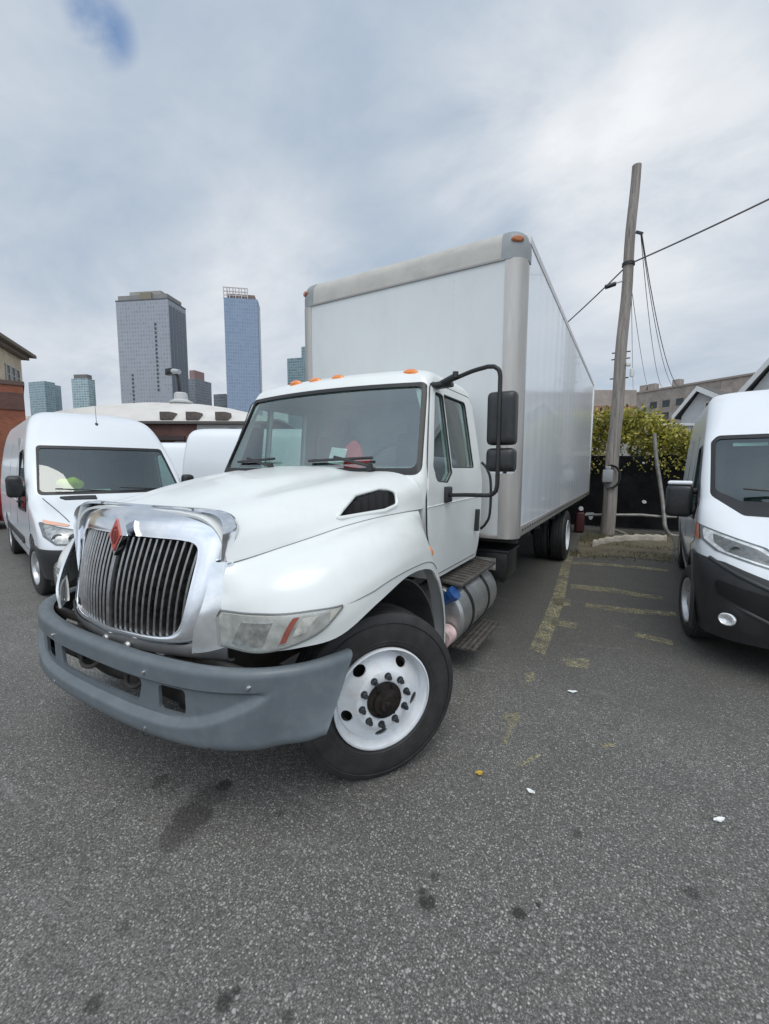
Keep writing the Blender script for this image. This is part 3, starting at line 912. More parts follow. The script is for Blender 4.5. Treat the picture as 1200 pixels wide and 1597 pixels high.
# ---- cab interior
it = NB()
box(it, (0, 1.45, 1.0), (1.78, 1.2, .05))
box(it, (0, 2.03, 1.45), (1.78, .03, 1.0))
obj('cab_floor', it, MT['int_dark'], truck)
A = [[V((x, y - .10 * (1 - (x / .9) ** 2), z)) for y, z in ((.88, 1.60), (1.02, 1.615), (1.16, 1.60), (1.20, 1.54), (1.20, 1.2))] for x in [i * .11 - .88 for i in range(17)]]
obj('dashboard', thick(grid(A, 1, 3), 0, .03), MT['int_grey'], truck)
A = [[V((x, y, 2.255 - .05 * abs(x / .82) ** 3)) for y in (1.15, 1.6, 2.0)] for x in [i * .1 - .8 for i in range(17)]]
obj('headliner', thick(A, 0, .02), MT['int_light'], truck)
bm = NB(); box(bm, (0, 2.02, 1.86), (1.7, .03, .72), bev=.02); bm2 = to_mesh(bm)
c = NB(); prism(c, fillet([(-.5, 1.66), (.5, 1.66), (.5, 2.08), (-.5, 2.08)], .06), 'y', 1.95, 2.3)
obj('rear_panel', boolean(bm2, [c]), MT['int_grey'], truck)
for x in (.46, -.46):
    bm = NB()
    box(bm, (x, 1.62, 1.28), (.48, .50, .16), bev=.05, seg=3); box(bm, (x, 1.86, 1.62), (.46, .14, .62), rot=(-.12, 0, 0), bev=.05, seg=3)
    box(bm, (x, 1.88, 2.0), (.25, .10, .19), rot=(-.1, 0, 0), bev=.04, seg=3)
    obj('seat', bm, MT['int_dark'], truck, 60)
bm = NB()
ctr = V((.46, 1.33, 1.62)); R_ = Euler((rad(58), 0, 0)).to_matrix()
tube(bm, [ctr + R_ @ V((math.cos(2 * PI * k / 40) * .22, math.sin(2 * PI * k / 40) * .22, 0)) for k in range(40)], .014, 8, closed=True)
for a in (0, PI, -PI / 2): tube(bm, [ctr + R_ @ V((math.cos(a) * .21, math.sin(a) * .21, 0)), ctr + R_ @ V((0, 0, -.03))], .012, 8)
cyl(bm, ctr + R_ @ V((0, 0, -.02)), ctr + R_ @ V((0, 0, -.25)), .05, .04)
obj('steering_wheel', bm, MT['int_dark'], truck)

# ---- side mirror (driver side)
mr = NB()
X = 1.385
path = spline([(.90, 1.22, 2.205), (1.02, 1.19, 2.22), (1.18, 1.14, 2.25), (1.30, 1.11, 2.262)], 4) + \
       spline([(1.345, 1.10, 2.255), (1.375, 1.10, 2.23), (X, 1.10, 2.19)], 3)[0:] + [V((X, 1.10, z)) for z in (2.0, 1.8, 1.62, 1.50)] + \
       spline([(X - .008, 1.10, 1.455), (X - .04, 1.105, 1.43), (X - .08, 1.11, 1.425)], 3) + [V((1.15, 1.16, 1.42)), V((.985, 1.21, 1.41))]
tube(mr, path, .0145, 10)
mo = obj('side_mirror', mr, MT['black_metal'], truck, 60)
bm = NB()
box(bm, (.985, 1.22, 1.415), (.06, .10, .115), bev=.012); obj('mirror_bracket', bm, MT['black_plastic'], mo); bm = NB(); box(bm, (.93, 1.23, 2.20), (.16, .12, .035), rot=(0, -.1, .2), bev=.01)
tube(bm, [(.93, 1.2, 2.20), (1.06, 1.155, 2.235)], .022, 10); cyl(bm, (1.06, 1.16, 2.225), (1.06, 1.16, 2.265), .02)
obj('mirror_bracket', bm, MT['black_plastic'], mo)
def mirror_head(zc, h, w):
    o = fillet([(-w / 2, -h / 2), (w / 2, -h / 2), (w / 2, h / 2), (-w / 2, h / 2)], .035, 5)
    rings = []
    for sc, y in ((.55, -.055), (.80, -.050), (.94, -.035), (1, -.012), (1, .03), (.97, .036)):
        rings.append([V((X + .005 + x * sc, 1.155 + y, zc + z * (1 - (1 - sc) * w / h))) for x, z in o])
    return solid_rings(rings)
h1 = obj('mirror_head', mirror_head(1.930, .345, .19), MT['black_plastic'], mo, 50)
h2 = obj('mirror_head', mirror_head(1.660, .155, .19), MT['black_plastic'], mo, 50)
bm = NB(); prism(bm, fillet([(X - .08, 1.76), (X + .09, 1.76), (X + .09, 2.09), (X - .08, 2.09)], .03), 'y', 1.1915, 1.194); obj('mirror_glass', bm, MT['chrome'], h1)
bm = NB(); prism(bm, fillet([(X - .08, 1.57), (X + .09, 1.57), (X + .09, 1.71), (X - .08, 1.71)], .03), 'y', 1.1915, 1.194); obj('mirror_glass', bm, MT['chrome'], h2)
# grab bar behind the door
bm = NB(); tube(bm, spline([(.96, 2.13, 1.66), (1.01, 2.135, 1.60), (1.045, 2.14, 1.48), (1.045, 2.14, 1.2), (1.01, 2.135, 1.10), (.965, 2.13, 1.05)], 4), .012, 8)
obj('grab_bar', bm, MT['black_metal'], truck)

# ---- cargo box
W, YB, YE, ZB, ZT = 1.265, 2.28, 10.27, .965, 3.715
cbx = bpy.data.objects.new('cargo_box', None); link(cbx, truck); cbx.location = (-.015, 0, 0)
bm = NB()
box(bm, (0, (YB + YE) / 2 + .08, (ZB + ZT) / 2), (2 * W - .06, YE - YB - .2, ZT - ZB - .05))
obj('box_core', bm, MT['grime'], cbx)
bm = NB()     # front wall
prism(bm, [(-W + .13, YB), (W - .13, YB), (W - .13, YB + .03), (-W + .13, YB + .03)], 'z', ZB + .02, ZT - .25)
for x in (-.62, 0.0, .62):
    for k in range(38): 
        z = ZB + .10 + k * .062
        lathe(bm, [(0, .0065), (-.003, .004), (-.0035, 0)], 8, 'y', (x, YB, z))
for s in (-1, 1):
    for k in range(60):
        lathe(bm, [(0, .006), (-.003, .004), (-.0035, 0)], 8, 'y', (s * (W - .165), YB, ZB + .08 + k * .039))
obj('front_wall', bm, MT['box_front'], cbx)
for s in (-1, 1):   # side walls
    bm = NB()
    box(bm, (s * (W - .012), (YB + .14 + YE - .03) / 2, (ZB + .09 + ZT - .09) / 2), (.024, YE - YB - .17, ZT - ZB - .18))
    n = 19
    for j in range(n):
        y = YB + .30 + j * .415
        for k in range(34):
            lathe(bm, [(0, .0042), (s * .001, .003), (s * .0014, 0)], 6, 'x', (s * W, y, ZB + .14 + k * .072))
    obj('side_wall', bm, MT['box_side'], cbx)
    # front corner post (rounded)
    ring = []
    r = .135
    sec = [(W - .165, YB - .006)] + [(W - r + (r + .006) * math.sin(a), YB + r - (r + .006) * math.cos(a)) for a in [k / 10 * PI / 2 for k in range(11)]] + [(W + .006, YB + .17)]
    sec += [(W - .02, YB + .17), (W - .165, YB + .03)]
    bm = NB(); prism(bm, [(s * x, y) for x, y in sec], 'z', ZB - .02, ZT - .27)
    obj('corner_post', bm, MT['post_alu'], cbx, 25)
    # corner casting at the top
    rows = []
    for z, inset in ((ZT - .275, -.012), (ZT - .16, -.012), (ZT - .08, .004), (ZT - .035, .035), (ZT - .008, .085), (ZT + .006, .14)):
        rr = []
        for k in range(11):
            a = k / 10 * PI / 2
            rr.append(V((s * (W - .16 + (.16 - inset) * math.sin(a)), YB + .16 - (.16 - inset) * math.cos(a), z)))
        rr = [V((s * (W - .20), YB + inset, z))] + rr + [V((s * (W - inset), YB + .21, z))]
        rows.append(rr)
    cc = obj('corner_cap', thick(grid(rows, 3, 1), .0, .02, flip=(s > 0)), MT['cap_grey'], cbx, 50)
    bm = NB(); lathe(bm, [(-.01, 0), (-.01, .045), (.010, .042), (.022, .03), (.026, 0)], 20, 'z')
    a = rad(33)
    ml = obj('marker_lamp', bm, M('amber_dim', (.40, .12, .03), .3, coat=.4), cc)
    ml.location = (s * (W - .16 + .168 * math.sin(a)), YB + .16 - .168 * math.cos(a), ZT - .115)
    ml.rotation_euler = (rad(90), 0, s * a); ml.scale = (1.3, .62, .8)
    # top rail and bottom rail
    bm = NB()
    prism(bm, [(s * (W - .10), ZT + .004), (s * (W - .02), ZT), (s * (W + .006), ZT - .03), (s * (W + .006), ZT - .095), (s * (W - .02), ZT - .095), (s * (W - .1), ZT - .05)], 'y', YB + .20, YE)
    obj('top_rail', bm, MT['aluminium'], cbx)
    bm = NB(); box(bm, (s * (W - .004), (YB + .17 + YE) / 2, ZB + .04), (.022, YE - YB - .17, .10), bev=.004)
    rl = obj('bottom_rail', bm, MT['post_alu'], cbx)
    bm = NB(); box(bm, (0, 0, 0), (.003, .055, .022)); first = None
    for k in range(62):
        if first is None: sl_ = first = obj('rail_slot', bm, MT['seal'], rl)
        else: sl_ = first.copy(); link(sl_, rl)
        sl_.location = (s * (W + .0075), YB + .26 + k * .125, ZB + .045)
    bm = NB(); box(bm, (s * (W - .03), YE - .03, (ZB + ZT) / 2), (.10, .08, ZT - ZB), bev=.01); obj('rear_post', bm, MT['aluminium'], cbx)
# top front cap
rows = []
for x in [-W + .19 + i * (2 * W - .38) / 12 for i in range(13)]:
    rows.append([V((x, YB - .008, ZT - .262)), V((x, YB - .008, ZT - .17)), V((x, YB + .004, ZT - .09)), V((x, YB + .05, ZT - .03)), V((x, YB + .12, ZT)), V((x, YB + .22, ZT + .006))])
obj('front_cap', thick(grid(rows, 1, 4), 0, .02), MT['cap_cream'], cbx, 50)
bm = NB(); box(bm, (0, YB - .010, ZT - .268), (2 * W - .36, .006, .018)); 
for k in range(70): lathe(bm, [(0, .006), (-.003, .004), (-.0035, 0)], 8, 'y', (-W + .2 + k * .0305, YB - .013, ZT - .268))
obj('cap_seam', bm, M('seam_dark', (.30, .29, .28), .5, .4), cbx)
bm = NB(); box(bm, (0, (YB + YE) / 2 + .1, ZT - .012), (2 * W - .12, YE - YB - .2, .012)); obj('box_roof', bm, MT['aluminium'], cbx)
bm = NB(); box(bm, (0, YE - .02, (ZB + ZT) / 2), (2 * W - .1, .05, ZT - ZB - .1)); obj('rear_door', bm, MT['box_front'], cbx)
# dark stain-free sill under the box nose
bm = NB(); box(bm, (0, YB + .03, ZB), (2 * W - .3, .06, .05), bev=.005); obj('nose_sill', bm, MT['post_alu'], cbx)

# things lying on the dashboard
dc = thing('red_bag', 'bright red folded bag standing on the box truck dashboard', 'bag', (.385, .86, 1.60))
random.seed(5)
out = [(-.14, .02), (-.12, .10), (-.05, .17), (.0, .21), (.05, .16), (.10, .085), (.155, .07), (.15, .02), (.08, .0), (-.1, -.005)]
bm = NB()
ring = []
for y_, k in ((-.022, .93), (-.012, 1.0), (.012, 1.0), (.022, .93)):
    ring.append([V((x * k, y_ + z * .30 + .012 * math.sin(x * 50), z * k)) for x, z in fillet(out, .02, 4)])
solid_rings(ring, bm)
obj('bag_body', bm, MT['red_cloth'], dc)
cd = NB(); box(cd, (0, 0, 0), (.135, .003, .12), rot=(-.30, 0.12, .0)); cdo = obj('paper_card', cd, MT['paper'], None)
cdo.location = (.315, .80, 1.690); props(cdo, 'white paper card propped against the red bag on the truck dashboard', 'card')
# =================================================================== GROUND
def asphalt():
    m, nt, b = new_mat('asphalt')
    vec = texco(nt)
    big = noise(nt, vec, .45, 5, .6, .5)
    mid = noise(nt, vec, 3.0, 6, .6, .3)
    base = ramp(nt, big, [(.35, (.132, .127, .118)), (.65, (.178, .171, .158))])
    base = mixc(nt, ramp(nt, mid, [(.35, 0.0), (.75, .5)]), base, (.095, .094, .090))
    # embedded stones
    def stones(scale, th0, th1, col, amt):
        nonlocal base
        vo = nt.nodes.new('ShaderNodeTexVoronoi'); vo.inputs['Scale'].default_value = scale; vo.inputs['Randomness'].default_value = 1
        nt.links.new(vec, vo.inputs['Vector'])
        sp = nt.nodes.new('ShaderNodeSeparateColor'); nt.links.new(vo.outputs['Color'], sp.inputs[0])
        pick = ramp(nt, sp.outputs[0], [(th0, 0.0), (th1, 1.0)])
        edge = ramp(nt, vo.outputs['Distance'], [(.25, 1.0), (.48, 0.0)])
        cl = ramp(nt, sp.outputs[1], [(0, tuple(c * .55 for c in col)), (1, col)])
        f = math_(nt, 'MULTIPLY', math_(nt, 'MULTIPLY', pick, edge), amt)
        base = mixc(nt, f, base, cl)
        return vo.outputs['Distance']
    wear = ramp(nt, noise(nt, vec, .8, 4, .6), [(.3, .55), (.7, 1.0)])
    d1 = stones(95, .40, .62, (.62, .60, .55), math_(nt, 'MULTIPLY', wear, .95))
    d2 = stones(210, .35, .60, (.50, .49, .47), math_(nt, 'MULTIPLY', wear, .85))
    stones(150, .0, .25, (.03, .03, .03), .0)
    dk = nt.nodes.new('ShaderNodeTexVoronoi'); dk.inputs['Scale'].default_value = 140; nt.links.new(vec, dk.inputs['Vector'])
    base = mixc(nt, ramp(nt, dk.outputs['Distance'], [(.35, 0.0), (.75, .6)]), base, (.040, .040, .038))
    stones(60, .92, .95, (.46, .45, .43), .8)
    # oil spots and stains, each with its own place and shape
    sep = nt.nodes.new('ShaderNodeSeparateXYZ'); nt.links.new(vec, sep.inputs[0])
    w1 = math_(nt, 'MULTIPLY', math_(nt, 'SUBTRACT', noise(nt, vec, 14, 4), .5), .12)
    acc = None
    for (px, py, r, k) in STAINS:
        p = gp(px, py)
        dx = math_(nt, 'SUBTRACT', sep.outputs[0], p.x); dy = math_(nt, 'SUBTRACT', sep.outputs[1], p.y)
        d = math_(nt, 'SQRT', math_(nt, 'ADD', math_(nt, 'MULTIPLY', dx, dx), math_(nt, 'MULTIPLY', dy, dy)))
        d = math_(nt, 'ADD', d, math_(nt, 'MULTIPLY', w1, min(1.0, r * 9)))
        mr = nt.nodes.new('ShaderNodeMapRange'); mr.interpolation_type = 'SMOOTHSTEP'
        mr.inputs['From Min'].default_value = r * .55; mr.inputs['From Max'].default_value = r * 1.15
        mr.inputs['To Min'].default_value = k; mr.inputs['To Max'].default_value = 0
        nt.links.new(d, mr.inputs[0])
        acc = mr.outputs[0] if acc is None else math_(nt, 'MAXIMUM', acc, mr.outputs[0])
    base = mixc(nt, acc, base, (.020, .018, .016))
    # asphalt from the truck's nose back: darker stained surface plus painted-in shade
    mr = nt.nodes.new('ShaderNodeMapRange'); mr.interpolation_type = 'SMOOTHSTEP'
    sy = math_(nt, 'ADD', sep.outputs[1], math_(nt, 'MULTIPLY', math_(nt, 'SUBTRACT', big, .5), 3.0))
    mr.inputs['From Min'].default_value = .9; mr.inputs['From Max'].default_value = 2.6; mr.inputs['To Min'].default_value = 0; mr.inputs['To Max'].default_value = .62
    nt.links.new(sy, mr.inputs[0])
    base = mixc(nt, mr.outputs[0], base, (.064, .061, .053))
    cv = nt.nodes.new('ShaderNodeTexVoronoi'); cv.feature = 'DISTANCE_TO_EDGE'; cv.inputs['Scale'].default_value = .42
    wv = nt.nodes.new('ShaderNodeVectorMath'); wv.operation = 'ADD'
    nz = nt.nodes.new('ShaderNodeTexNoise'); nz.inputs['Scale'].default_value = 1.8; nz.inputs['Detail'].default_value = 6; nt.links.new(vec, nz.inputs['Vector'])
    nt.links.new(vec, wv.inputs[0]); nt.links.new(nz.outputs['Color'], wv.inputs[1]); nt.links.new(wv.outputs[0], cv.inputs['Vector'])
    ck = math_(nt, 'MULTIPLY', ramp(nt, cv.outputs['Distance'], [(.0, 1.0), (.006, 0.0)]), ramp(nt, noise(nt, vec, .55, 3), [(.54, 0.0), (.64, .35)]))
    base = mixc(nt, ck, base, (.030, .029, .027))
    sc_ = noise(nt, texco(nt, (1, 5.5, 1), rot=(0, 0, .9)), 1.1, 8, .7, .6)
    base = mixc(nt, ramp(nt, sc_, [(.60, 0.0), (.72, .35)]), base, (.30, .30, .29))
    nt.links.new(base, b.inputs['Base Color'])
    b.inputs['Roughness'].default_value = .82; b.inputs['Specular IOR Level'].default_value = .35
    h = math_(nt, 'ADD', math_(nt, 'MULTIPLY', d1, .6), math_(nt, 'MULTIPLY', noise(nt, vec, 160, 3), .8))
    bump(nt, b, h, .75, .006)
    return m
STAINS = [(300, 1275, .12, .62), (270, 1310, .07, .5), (330, 1240, .10, .5), (348, 1225, .05, .8), (250, 1218, .05, .5), (668, 1408, .035, .75), (660, 1390, .018, .7), (678, 1368, .022, .6), (810, 1425, .028, .8), (840, 1412, .012, .8),
          (1080, 1393, .030, .6), (350, 1565, .030, .75), (368, 1545, .016, .7), (148, 1565, .028, .6), (450, 1585, .022, .5), (470, 1512, .01, .5), (900, 1300, .03, .5), (435, 1270, .025, .4), (190, 1450, .03, .35)]
bm = NB()
N = 40
for x in range(-N, N):
    pass
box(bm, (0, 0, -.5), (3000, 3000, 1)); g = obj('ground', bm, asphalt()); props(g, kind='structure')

def worn_paint():
    m, nt, b = new_mat('worn_yellow_paint')
    out = [n for n in nt.nodes if n.type == 'OUTPUT_MATERIAL'][0]
    vec = texco(nt)
    c = ramp(nt, noise(nt, vec, 8, 4), [(.3, (.30, .27, .15)), (.7, (.42, .38, .24))])
    nt.links.new(c, b.inputs['Base Color']); b.inputs['Roughness'].default_value = .7
    tr = nt.nodes.new('ShaderNodeBsdfTransparent'); mx = nt.nodes.new('ShaderNodeMixShader')
    f = math_(nt, 'MULTIPLY', ramp(nt, noise(nt, vec, 55, 5, .7), [(.42, 0.0), (.58, 1.0)]), ramp(nt, noise(nt, vec, 5, 5, .6), [(.33, .12), (.56, .95)]))
    nt.links.new(f, mx.inputs[0]); nt.links.new(tr.outputs[0], mx.inputs[1]); nt.links.new(b.outputs[0], mx.inputs[2])
    nt.links.new(mx.outputs[0], out.inputs[0])
    return m
WP = worn_paint()
LINES = [[(826, 1012), (850, 1022), (868, 975), (880, 940), (890, 882), (896, 862), (886, 862), (876, 882), (862, 930), (846, 970)],
         [(862, 967), (902, 972), (900, 982), (860, 976)], [(864, 933), (890, 936), (890, 946), (864, 944)],
         [(890, 911), (960, 918), (1000, 926), (1034, 930), (1034, 936), (1000, 932), (955, 925), (890, 918)],
         [(914, 941), (980, 949), (1054, 955), (1056, 962), (980, 957), (914, 948)],
         [(890, 876), (960, 880), (1042, 888), (1042, 892), (960, 884), (890, 880)],
         [(876, 1026), (920, 1028), (918, 1044), (884, 1040)], [(818, 1052), (832, 1048), (836, 1060), (822, 1066)],
         [(782, 1114), (812, 1112), (812, 1124), (798, 1140), (790, 1164), (784, 1160), (792, 1132)],
         [(806, 1192), (842, 1176), (844, 1180), (810, 1198)], [(990, 986), (1050, 1000), (1050, 1008), (990, 993)],
         [(935, 1160), (962, 1158), (960, 1166), (940, 1168)]]
for L in LINES:
    bm = NB(); pts = [gp(*p) for p in L]
    for z in (.004,):
        vs_ = [bm.verts.new((p.x, p.y, z)) for p in pts]
        f = bm.faces.new(vs_)
    bmesh.ops.triangulate(bm, faces=bm.faces[:])
    o = obj('painted_line', bm, WP); props(o, kind='structure')

# bits lying on the asphalt
def scrap(name, px, py, size, mat, label, cat, seed, curl=.25):
    random.seed(seed); p = gp(px, py); bm = NB()
    n = 6; a0 = random.uniform(0, 3)
    rows = []
    for i in range(n + 1):
        r_ = []
        for j in range(n + 1):
            u, v = i / n * 2 - 1, j / n * 2 - 1
            k = 1 - .35 * abs(u) ** 3 - .2 * abs(v)
            x = u * size[0] * (1 - .3 * v * v); y = v * size[1] * (1 - .55 * abs(u) ** 2)
            z = .006 + size[1] * curl * (u * u + .6 * v * v + .3 * math.sin(u * 5 + v * 3 + seed))
            r_.append(V((x * math.cos(a0) - y * math.sin(a0), x * math.sin(a0) + y * math.cos(a0), max(.005, z))))
        rows.append(r_)
    o = obj(name, thick(rows, 0, .0012), mat); o.location = (p.x, p.y, 0); props(o, label, cat)
scrap('paper_scrap', 893, 1080, (.035, .014), MT['paper'], 'small flat white paper scrap lying level with the front wheel hub', 'litter', 1)
scrap('paper_scrap', 828, 1236, (.022, .012), MT['paper'], 'tiny torn white paper scrap beside the yellow fallen leaf', 'litter', 2)
scrap('paper_scrap', 1122, 1281, (.030, .012), MT['paper'], 'curled white paper scrap nearest the viewer at the right', 'litter', 3, .5)
scrap('fallen_leaf', 748, 1208, (.022, .016), M('leaf_yellow', (.50, .33, .05), .6, var=.2, vs=60), 'small yellow fallen leaf on the asphalt right of the front wheel', 'leaf', 4, .4)
# =================================================================== VANS AND CARS
def ring2(lv, K=18, C=8):
    z, yf, bow, yr, w, rf, rr_ = lv
    pts = []
    for k in range(K + 1):
        t = -1 + 2 * k / K; pts.append((t * (w - rf), yf - bow * (1 - t * t)))
    for k in range(1, C + 1):
        a = k / C * PI / 2; pts.append((w - rf + rf * math.sin(a), yf + rf * 1.15 * (1 - math.cos(a))))
    ys = yf + rf * 1.15
    for k in range(1, 13): pts.append((w, lerp(ys, yr - rr_, k / 12)))
    for k in range(1, 5):
        a = k / 4 * PI / 2; pts.append((w - rr_ + rr_ * math.cos(a), yr - rr_ + rr_ * math.sin(a)))
    n = len(pts)
    for k in range(1, 8): pts.append((lerp(w - rr_, -(w - rr_), k / 8), yr))
    for x, y in pts[K + 1:n][::-1]: pts.append((-x, y))
    return [V((x, y, z)) for x, y in pts]
def shell2(LVD, off, zr):
    rings = []
    for lv in LVD:
        z, yf, bow, yr, w, rf, rr_ = lv
        top = LVD[-1][0]
        zz = z + (off * min(1, (z - zr) / max(.01, top - zr)) if z > zr else 0) - (off if z == LVD[0][0] else 0)
        rings.append(ring2((zz, yf - off, bow, yr + off, w + off, max(.012, rf + off), max(.012, rr_ + off))))
    return to_mesh(solid_rings(rings))
def van_wheel(R=.345, hw=.115, cap=(.55, .56, .57)):
    w = bpy.data.objects.new('wheel', None); link(w)
    bm = NB(); lathe(bm, [(-hw + .02, .21), (-hw, .24), (-hw, .29), (-hw + .02, R - .01), (-hw + .04, R), (hw - .04, R), (hw - .02, R - .01), (hw, .29), (hw, .24), (hw - .02, .21)], 64, 'x')
    obj('tyre', bm, MT['rubber'], w, 25)
    bm = NB(); lathe(bm, [(-.05, 0), (-.05, .21), (hw - .02, .214), (hw - .006, .212), (hw - .012, .195), (hw - .05, .18), (hw - .06, .13), (hw - .035, .085), (hw - .02, .06), (hw - .012, 0)], 48, 'x')
    rm = to_mesh(bm); cs = []
    for k in range(8):
        a = 2 * PI * k / 8; c = NB(); cyl(c, (0.0, math.cos(a) * .155, math.sin(a) * .155), (.2, math.cos(a) * .155, math.sin(a) * .155), .020, n=14); cs.append(c)
    obj('rim', boolean(rm, cs), MT['van_rim'], w, 40)
    return w
MT['lamp_dull'] = M('lamp_dull', (.34, .35, .35), .3, .5, var=.4, vs=25)
MT['van_rim'] = M('van_rim', (.55, .56, .57), .35, .6, var=.1, vs=20, dirt=(.2, .18, .16), ds=10, damt=.4)
MT['van_glass'] = glass_mat('van_glass', (.66, .77, .75), base=.11)
MT['dark_glass'] = M('dark_glass', (.012, .015, .016), .04, coat=.5, spec=.8)
MT['headlamp_dark'] = M('headlamp_dark', (.16, .17, .17), .3, .4, var=.3, vs=30)

def van(kind, label, loc, rz, group=None, detail=True):
    t = thing('panel_van', label, 'van', loc, rz, group)
    if kind == 'sprinter':
        LV2 = [(.32, -.80, .06, 4.75, .93, .25, .08), (.45, -.86, .08, 4.85, .965, .25, .08), (.70, -.90, .10, 4.87, .988, .25, .08), (.90, -.87, .11, 4.88, .992, .25, .08), (1.02, -.80, .12, 4.88, .992, .25, .08),
               (1.12, -.66, .13, 4.88, .990, .25, .08), (1.22, -.42, .13, 4.88, .988, .22, .08), (1.32, -.10, .13, 4.88, .985, .18, .08), (1.40, .12, .12, 4.88, .98, .14, .08), (1.50, .23, .12, 4.88, .975, .12, .08),
               (1.80, .50, .11, 4.87, .945, .10, .10), (2.05, .73, .10, 4.85, .905, .10, .12), (2.15, .84, .10, 4.84, .88, .12, .14), (2.27, 1.02, .09, 4.82, .83, .16, .16), (2.36, 1.22, .07, 4.78, .76, .2, .18), (2.42, 1.5, .05, 4.7, .62, .25, .2), (2.445, 1.9, .03, 4.5, .42, .25, .2)]
        zr, wb, fx, R = 2.25, 3.66, .86, .345
        ws = fillet([(-.885, 1.435), (.885, 1.435), (.80, 2.085), (-.80, 2.085)], .06); ws_i = fillet([(-.855, 1.475), (.855, 1.475), (.775, 2.045), (-.775, 2.045)], .05); wsy = (-.4, 1.0)
        side = fillet([(.30, 1.38), (.40, 1.22), (1.30, 1.20), (1.36, 2.00), (1.0, 2.02), (.84, 1.92)], .05)
        door = fillet([(.10, 1.0), (.14, .55), (.45, .50), (1.42, .50), (1.44, 1.99), (1.08, 1.99), (.90, 1.90), (.20, 1.38)], .05)
        hl = fillet([(-.965, 1.16), (-.955, .98), (-.86, .86), (-.62, .84), (-.52, .93), (-.60, 1.03), (-.80, 1.09)], .03)
        hly = (-1.05, -.42); bz = .80
        bump_out = fillet([(-1.1, .26), (1.1, .26), (1.1, .80), (.62, .76), (.35, .64), (-.35, .64), (-.62, .76), (-1.1, .80)], .03)
        arch_r = .44
    else:
        LV2 = [(.26, -.76, .08, 4.38, .98, .35, .08), (.40, -.85, .12, 4.40, 1.00, .4, .08), (.70, -.90, .14, 4.42, 1.022, .45, .08), (.90, -.88, .14, 4.42, 1.026, .45, .08), (1.02, -.80, .14, 4.42, 1.026, .43, .08),
               (1.14, -.66, .14, 4.42, 1.022, .38, .08), (1.25, -.48, .14, 4.42, 1.018, .32, .08), (1.34, -.28, .13, 4.42, 1.013, .26, .08), (1.42, -.08, .12, 4.42, 1.007, .2, .08), (1.50, .04, .12, 4.42, 1.0, .16, .08),
               (1.80, .36, .11, 4.42, .98, .12, .08), (2.00, .58, .10, 4.41, .963, .12, .08), (2.12, .73, .09, 4.41, .95, .13, .09), (2.25, .88, .08, 4.40, .935, .15, .10), (2.38, 1.05, .06, 4.38, .91, .19, .12), (2.47, 1.28, .05, 4.32, .84, .24, .15), (2.51, 1.7, .03, 4.2, .6, .3, .2)]
        zr, wb, fx, R = 2.35, 3.45, .905, .345
        ws = fillet([(-.93, 1.48), (-.72, 1.33), (.72, 1.33), (.93, 1.48), (.915, 2.00), (.86, 2.07), (-.86, 2.07), (-.915, 2.00)], .07)
        ws_i = fillet([(-.895, 1.53), (-.72, 1.44), (.72, 1.44), (.895, 1.53), (.875, 2.03), (-.875, 2.03)], .06); wsy = (-.75, .95)
        side = fillet([(.14, 1.40), (.40, 1.22), (1.12, 1.20), (1.14, 1.95), (.80, 1.97), (.62, 1.88)], .06)
        door = fillet([(-.02, 1.05), (.45, .95), (.50, .50), (1.24, .48), (1.26, 1.96), (.92, 1.96), (.70, 1.88), (.06, 1.42)], .05)
        hl = fillet([(-1.04, 1.245), (-1.03, 1.14), (-.92, 1.06), (-.48, .95), (-.44, 1.01), (-.62, 1.125)], .02)
        hly = (-1.2, -.10); bz = .93
        bump_out = fillet([(-1.2, .2), (1.2, .2), (1.2, .90), (1.02, 1.00), (.86, .99), (.50, .86), (-.50, .86), (-.86, .99), (-1.02, 1.00), (-1.2, .90)], .04)
        arch_r = .43
    zm = [(.5, 0), (.9, -.15), (1.3, -.19), (2.1, -.17), (2.44, .05)] if kind == 'sprinter' else [(.5, 0), (.9, -.12), (1.3, -.12), (2.1, -.12), (2.5, 0)]
    def Z(z): return z + interp(z, zm)
    LV2 = [(Z(l[0]),) + l[1:] for l in LV2]
    ws, ws_i, side, door, hl, bump_out = [[(x, Z(z)) for x, z in o_] for o_ in (ws, ws_i, side, door, hl, bump_out)]
    D2 = spline_tuple(LV2, 3)
    cuts = [shell2(D2, -.035, zr)]
    for y in (0, wb):
        c = NB(); cyl(c, (-1.3, y, R), (1.3, y, R), arch_r, n=48); cuts.append(c)
    c = NB(); prism(c, ws, 'y', *wsy); cuts.append(c)
    c = NB(); prism(c, side, 'x', -1.3, 1.3); cuts.append(c)
    # shut lines
    def sx(z): return interp(z, [(l[0], l[4]) for l in D2])
    body_m = boolean(shell2(D2, 0, zr), cuts)
    body = obj('body', body_m, MT['van_white'], t, 32)
    for s in (-1, 1):
        def seam(pts, r=.0035, cl=False, nm='panel_seam'):
            bm = NB(); tube(bm, [(s * (sx(v) + .0005), u, v) for u, v in pts], r, 5, closed=cl); obj(nm, bm, MT['seal'], body)
        seam(door, cl=True, nm='door_seam')
        if s == -1 or True:
            seam([(1.60, z) for z in (.45, .8, 1.2, 1.6, 2.0)]); seam([(2.75, z) for z in (.45, .8, 1.2, 1.6, 2.0)])
            bm = NB(); tube(bm, [(s * (sx(1.12) + .001), u, 1.12) for u in (1.6, 3, wb + .8)], .009, 5); obj('side_crease', bm, MT['van_white'], body)
            bm = NB(); box(bm, (s * (sx(.62) + .006), (wb + .45) / 2 + .1, .60), (.02, wb - 1.1, .10), bev=.008); obj('rub_strip', bm, MT['bumper_black'], body)
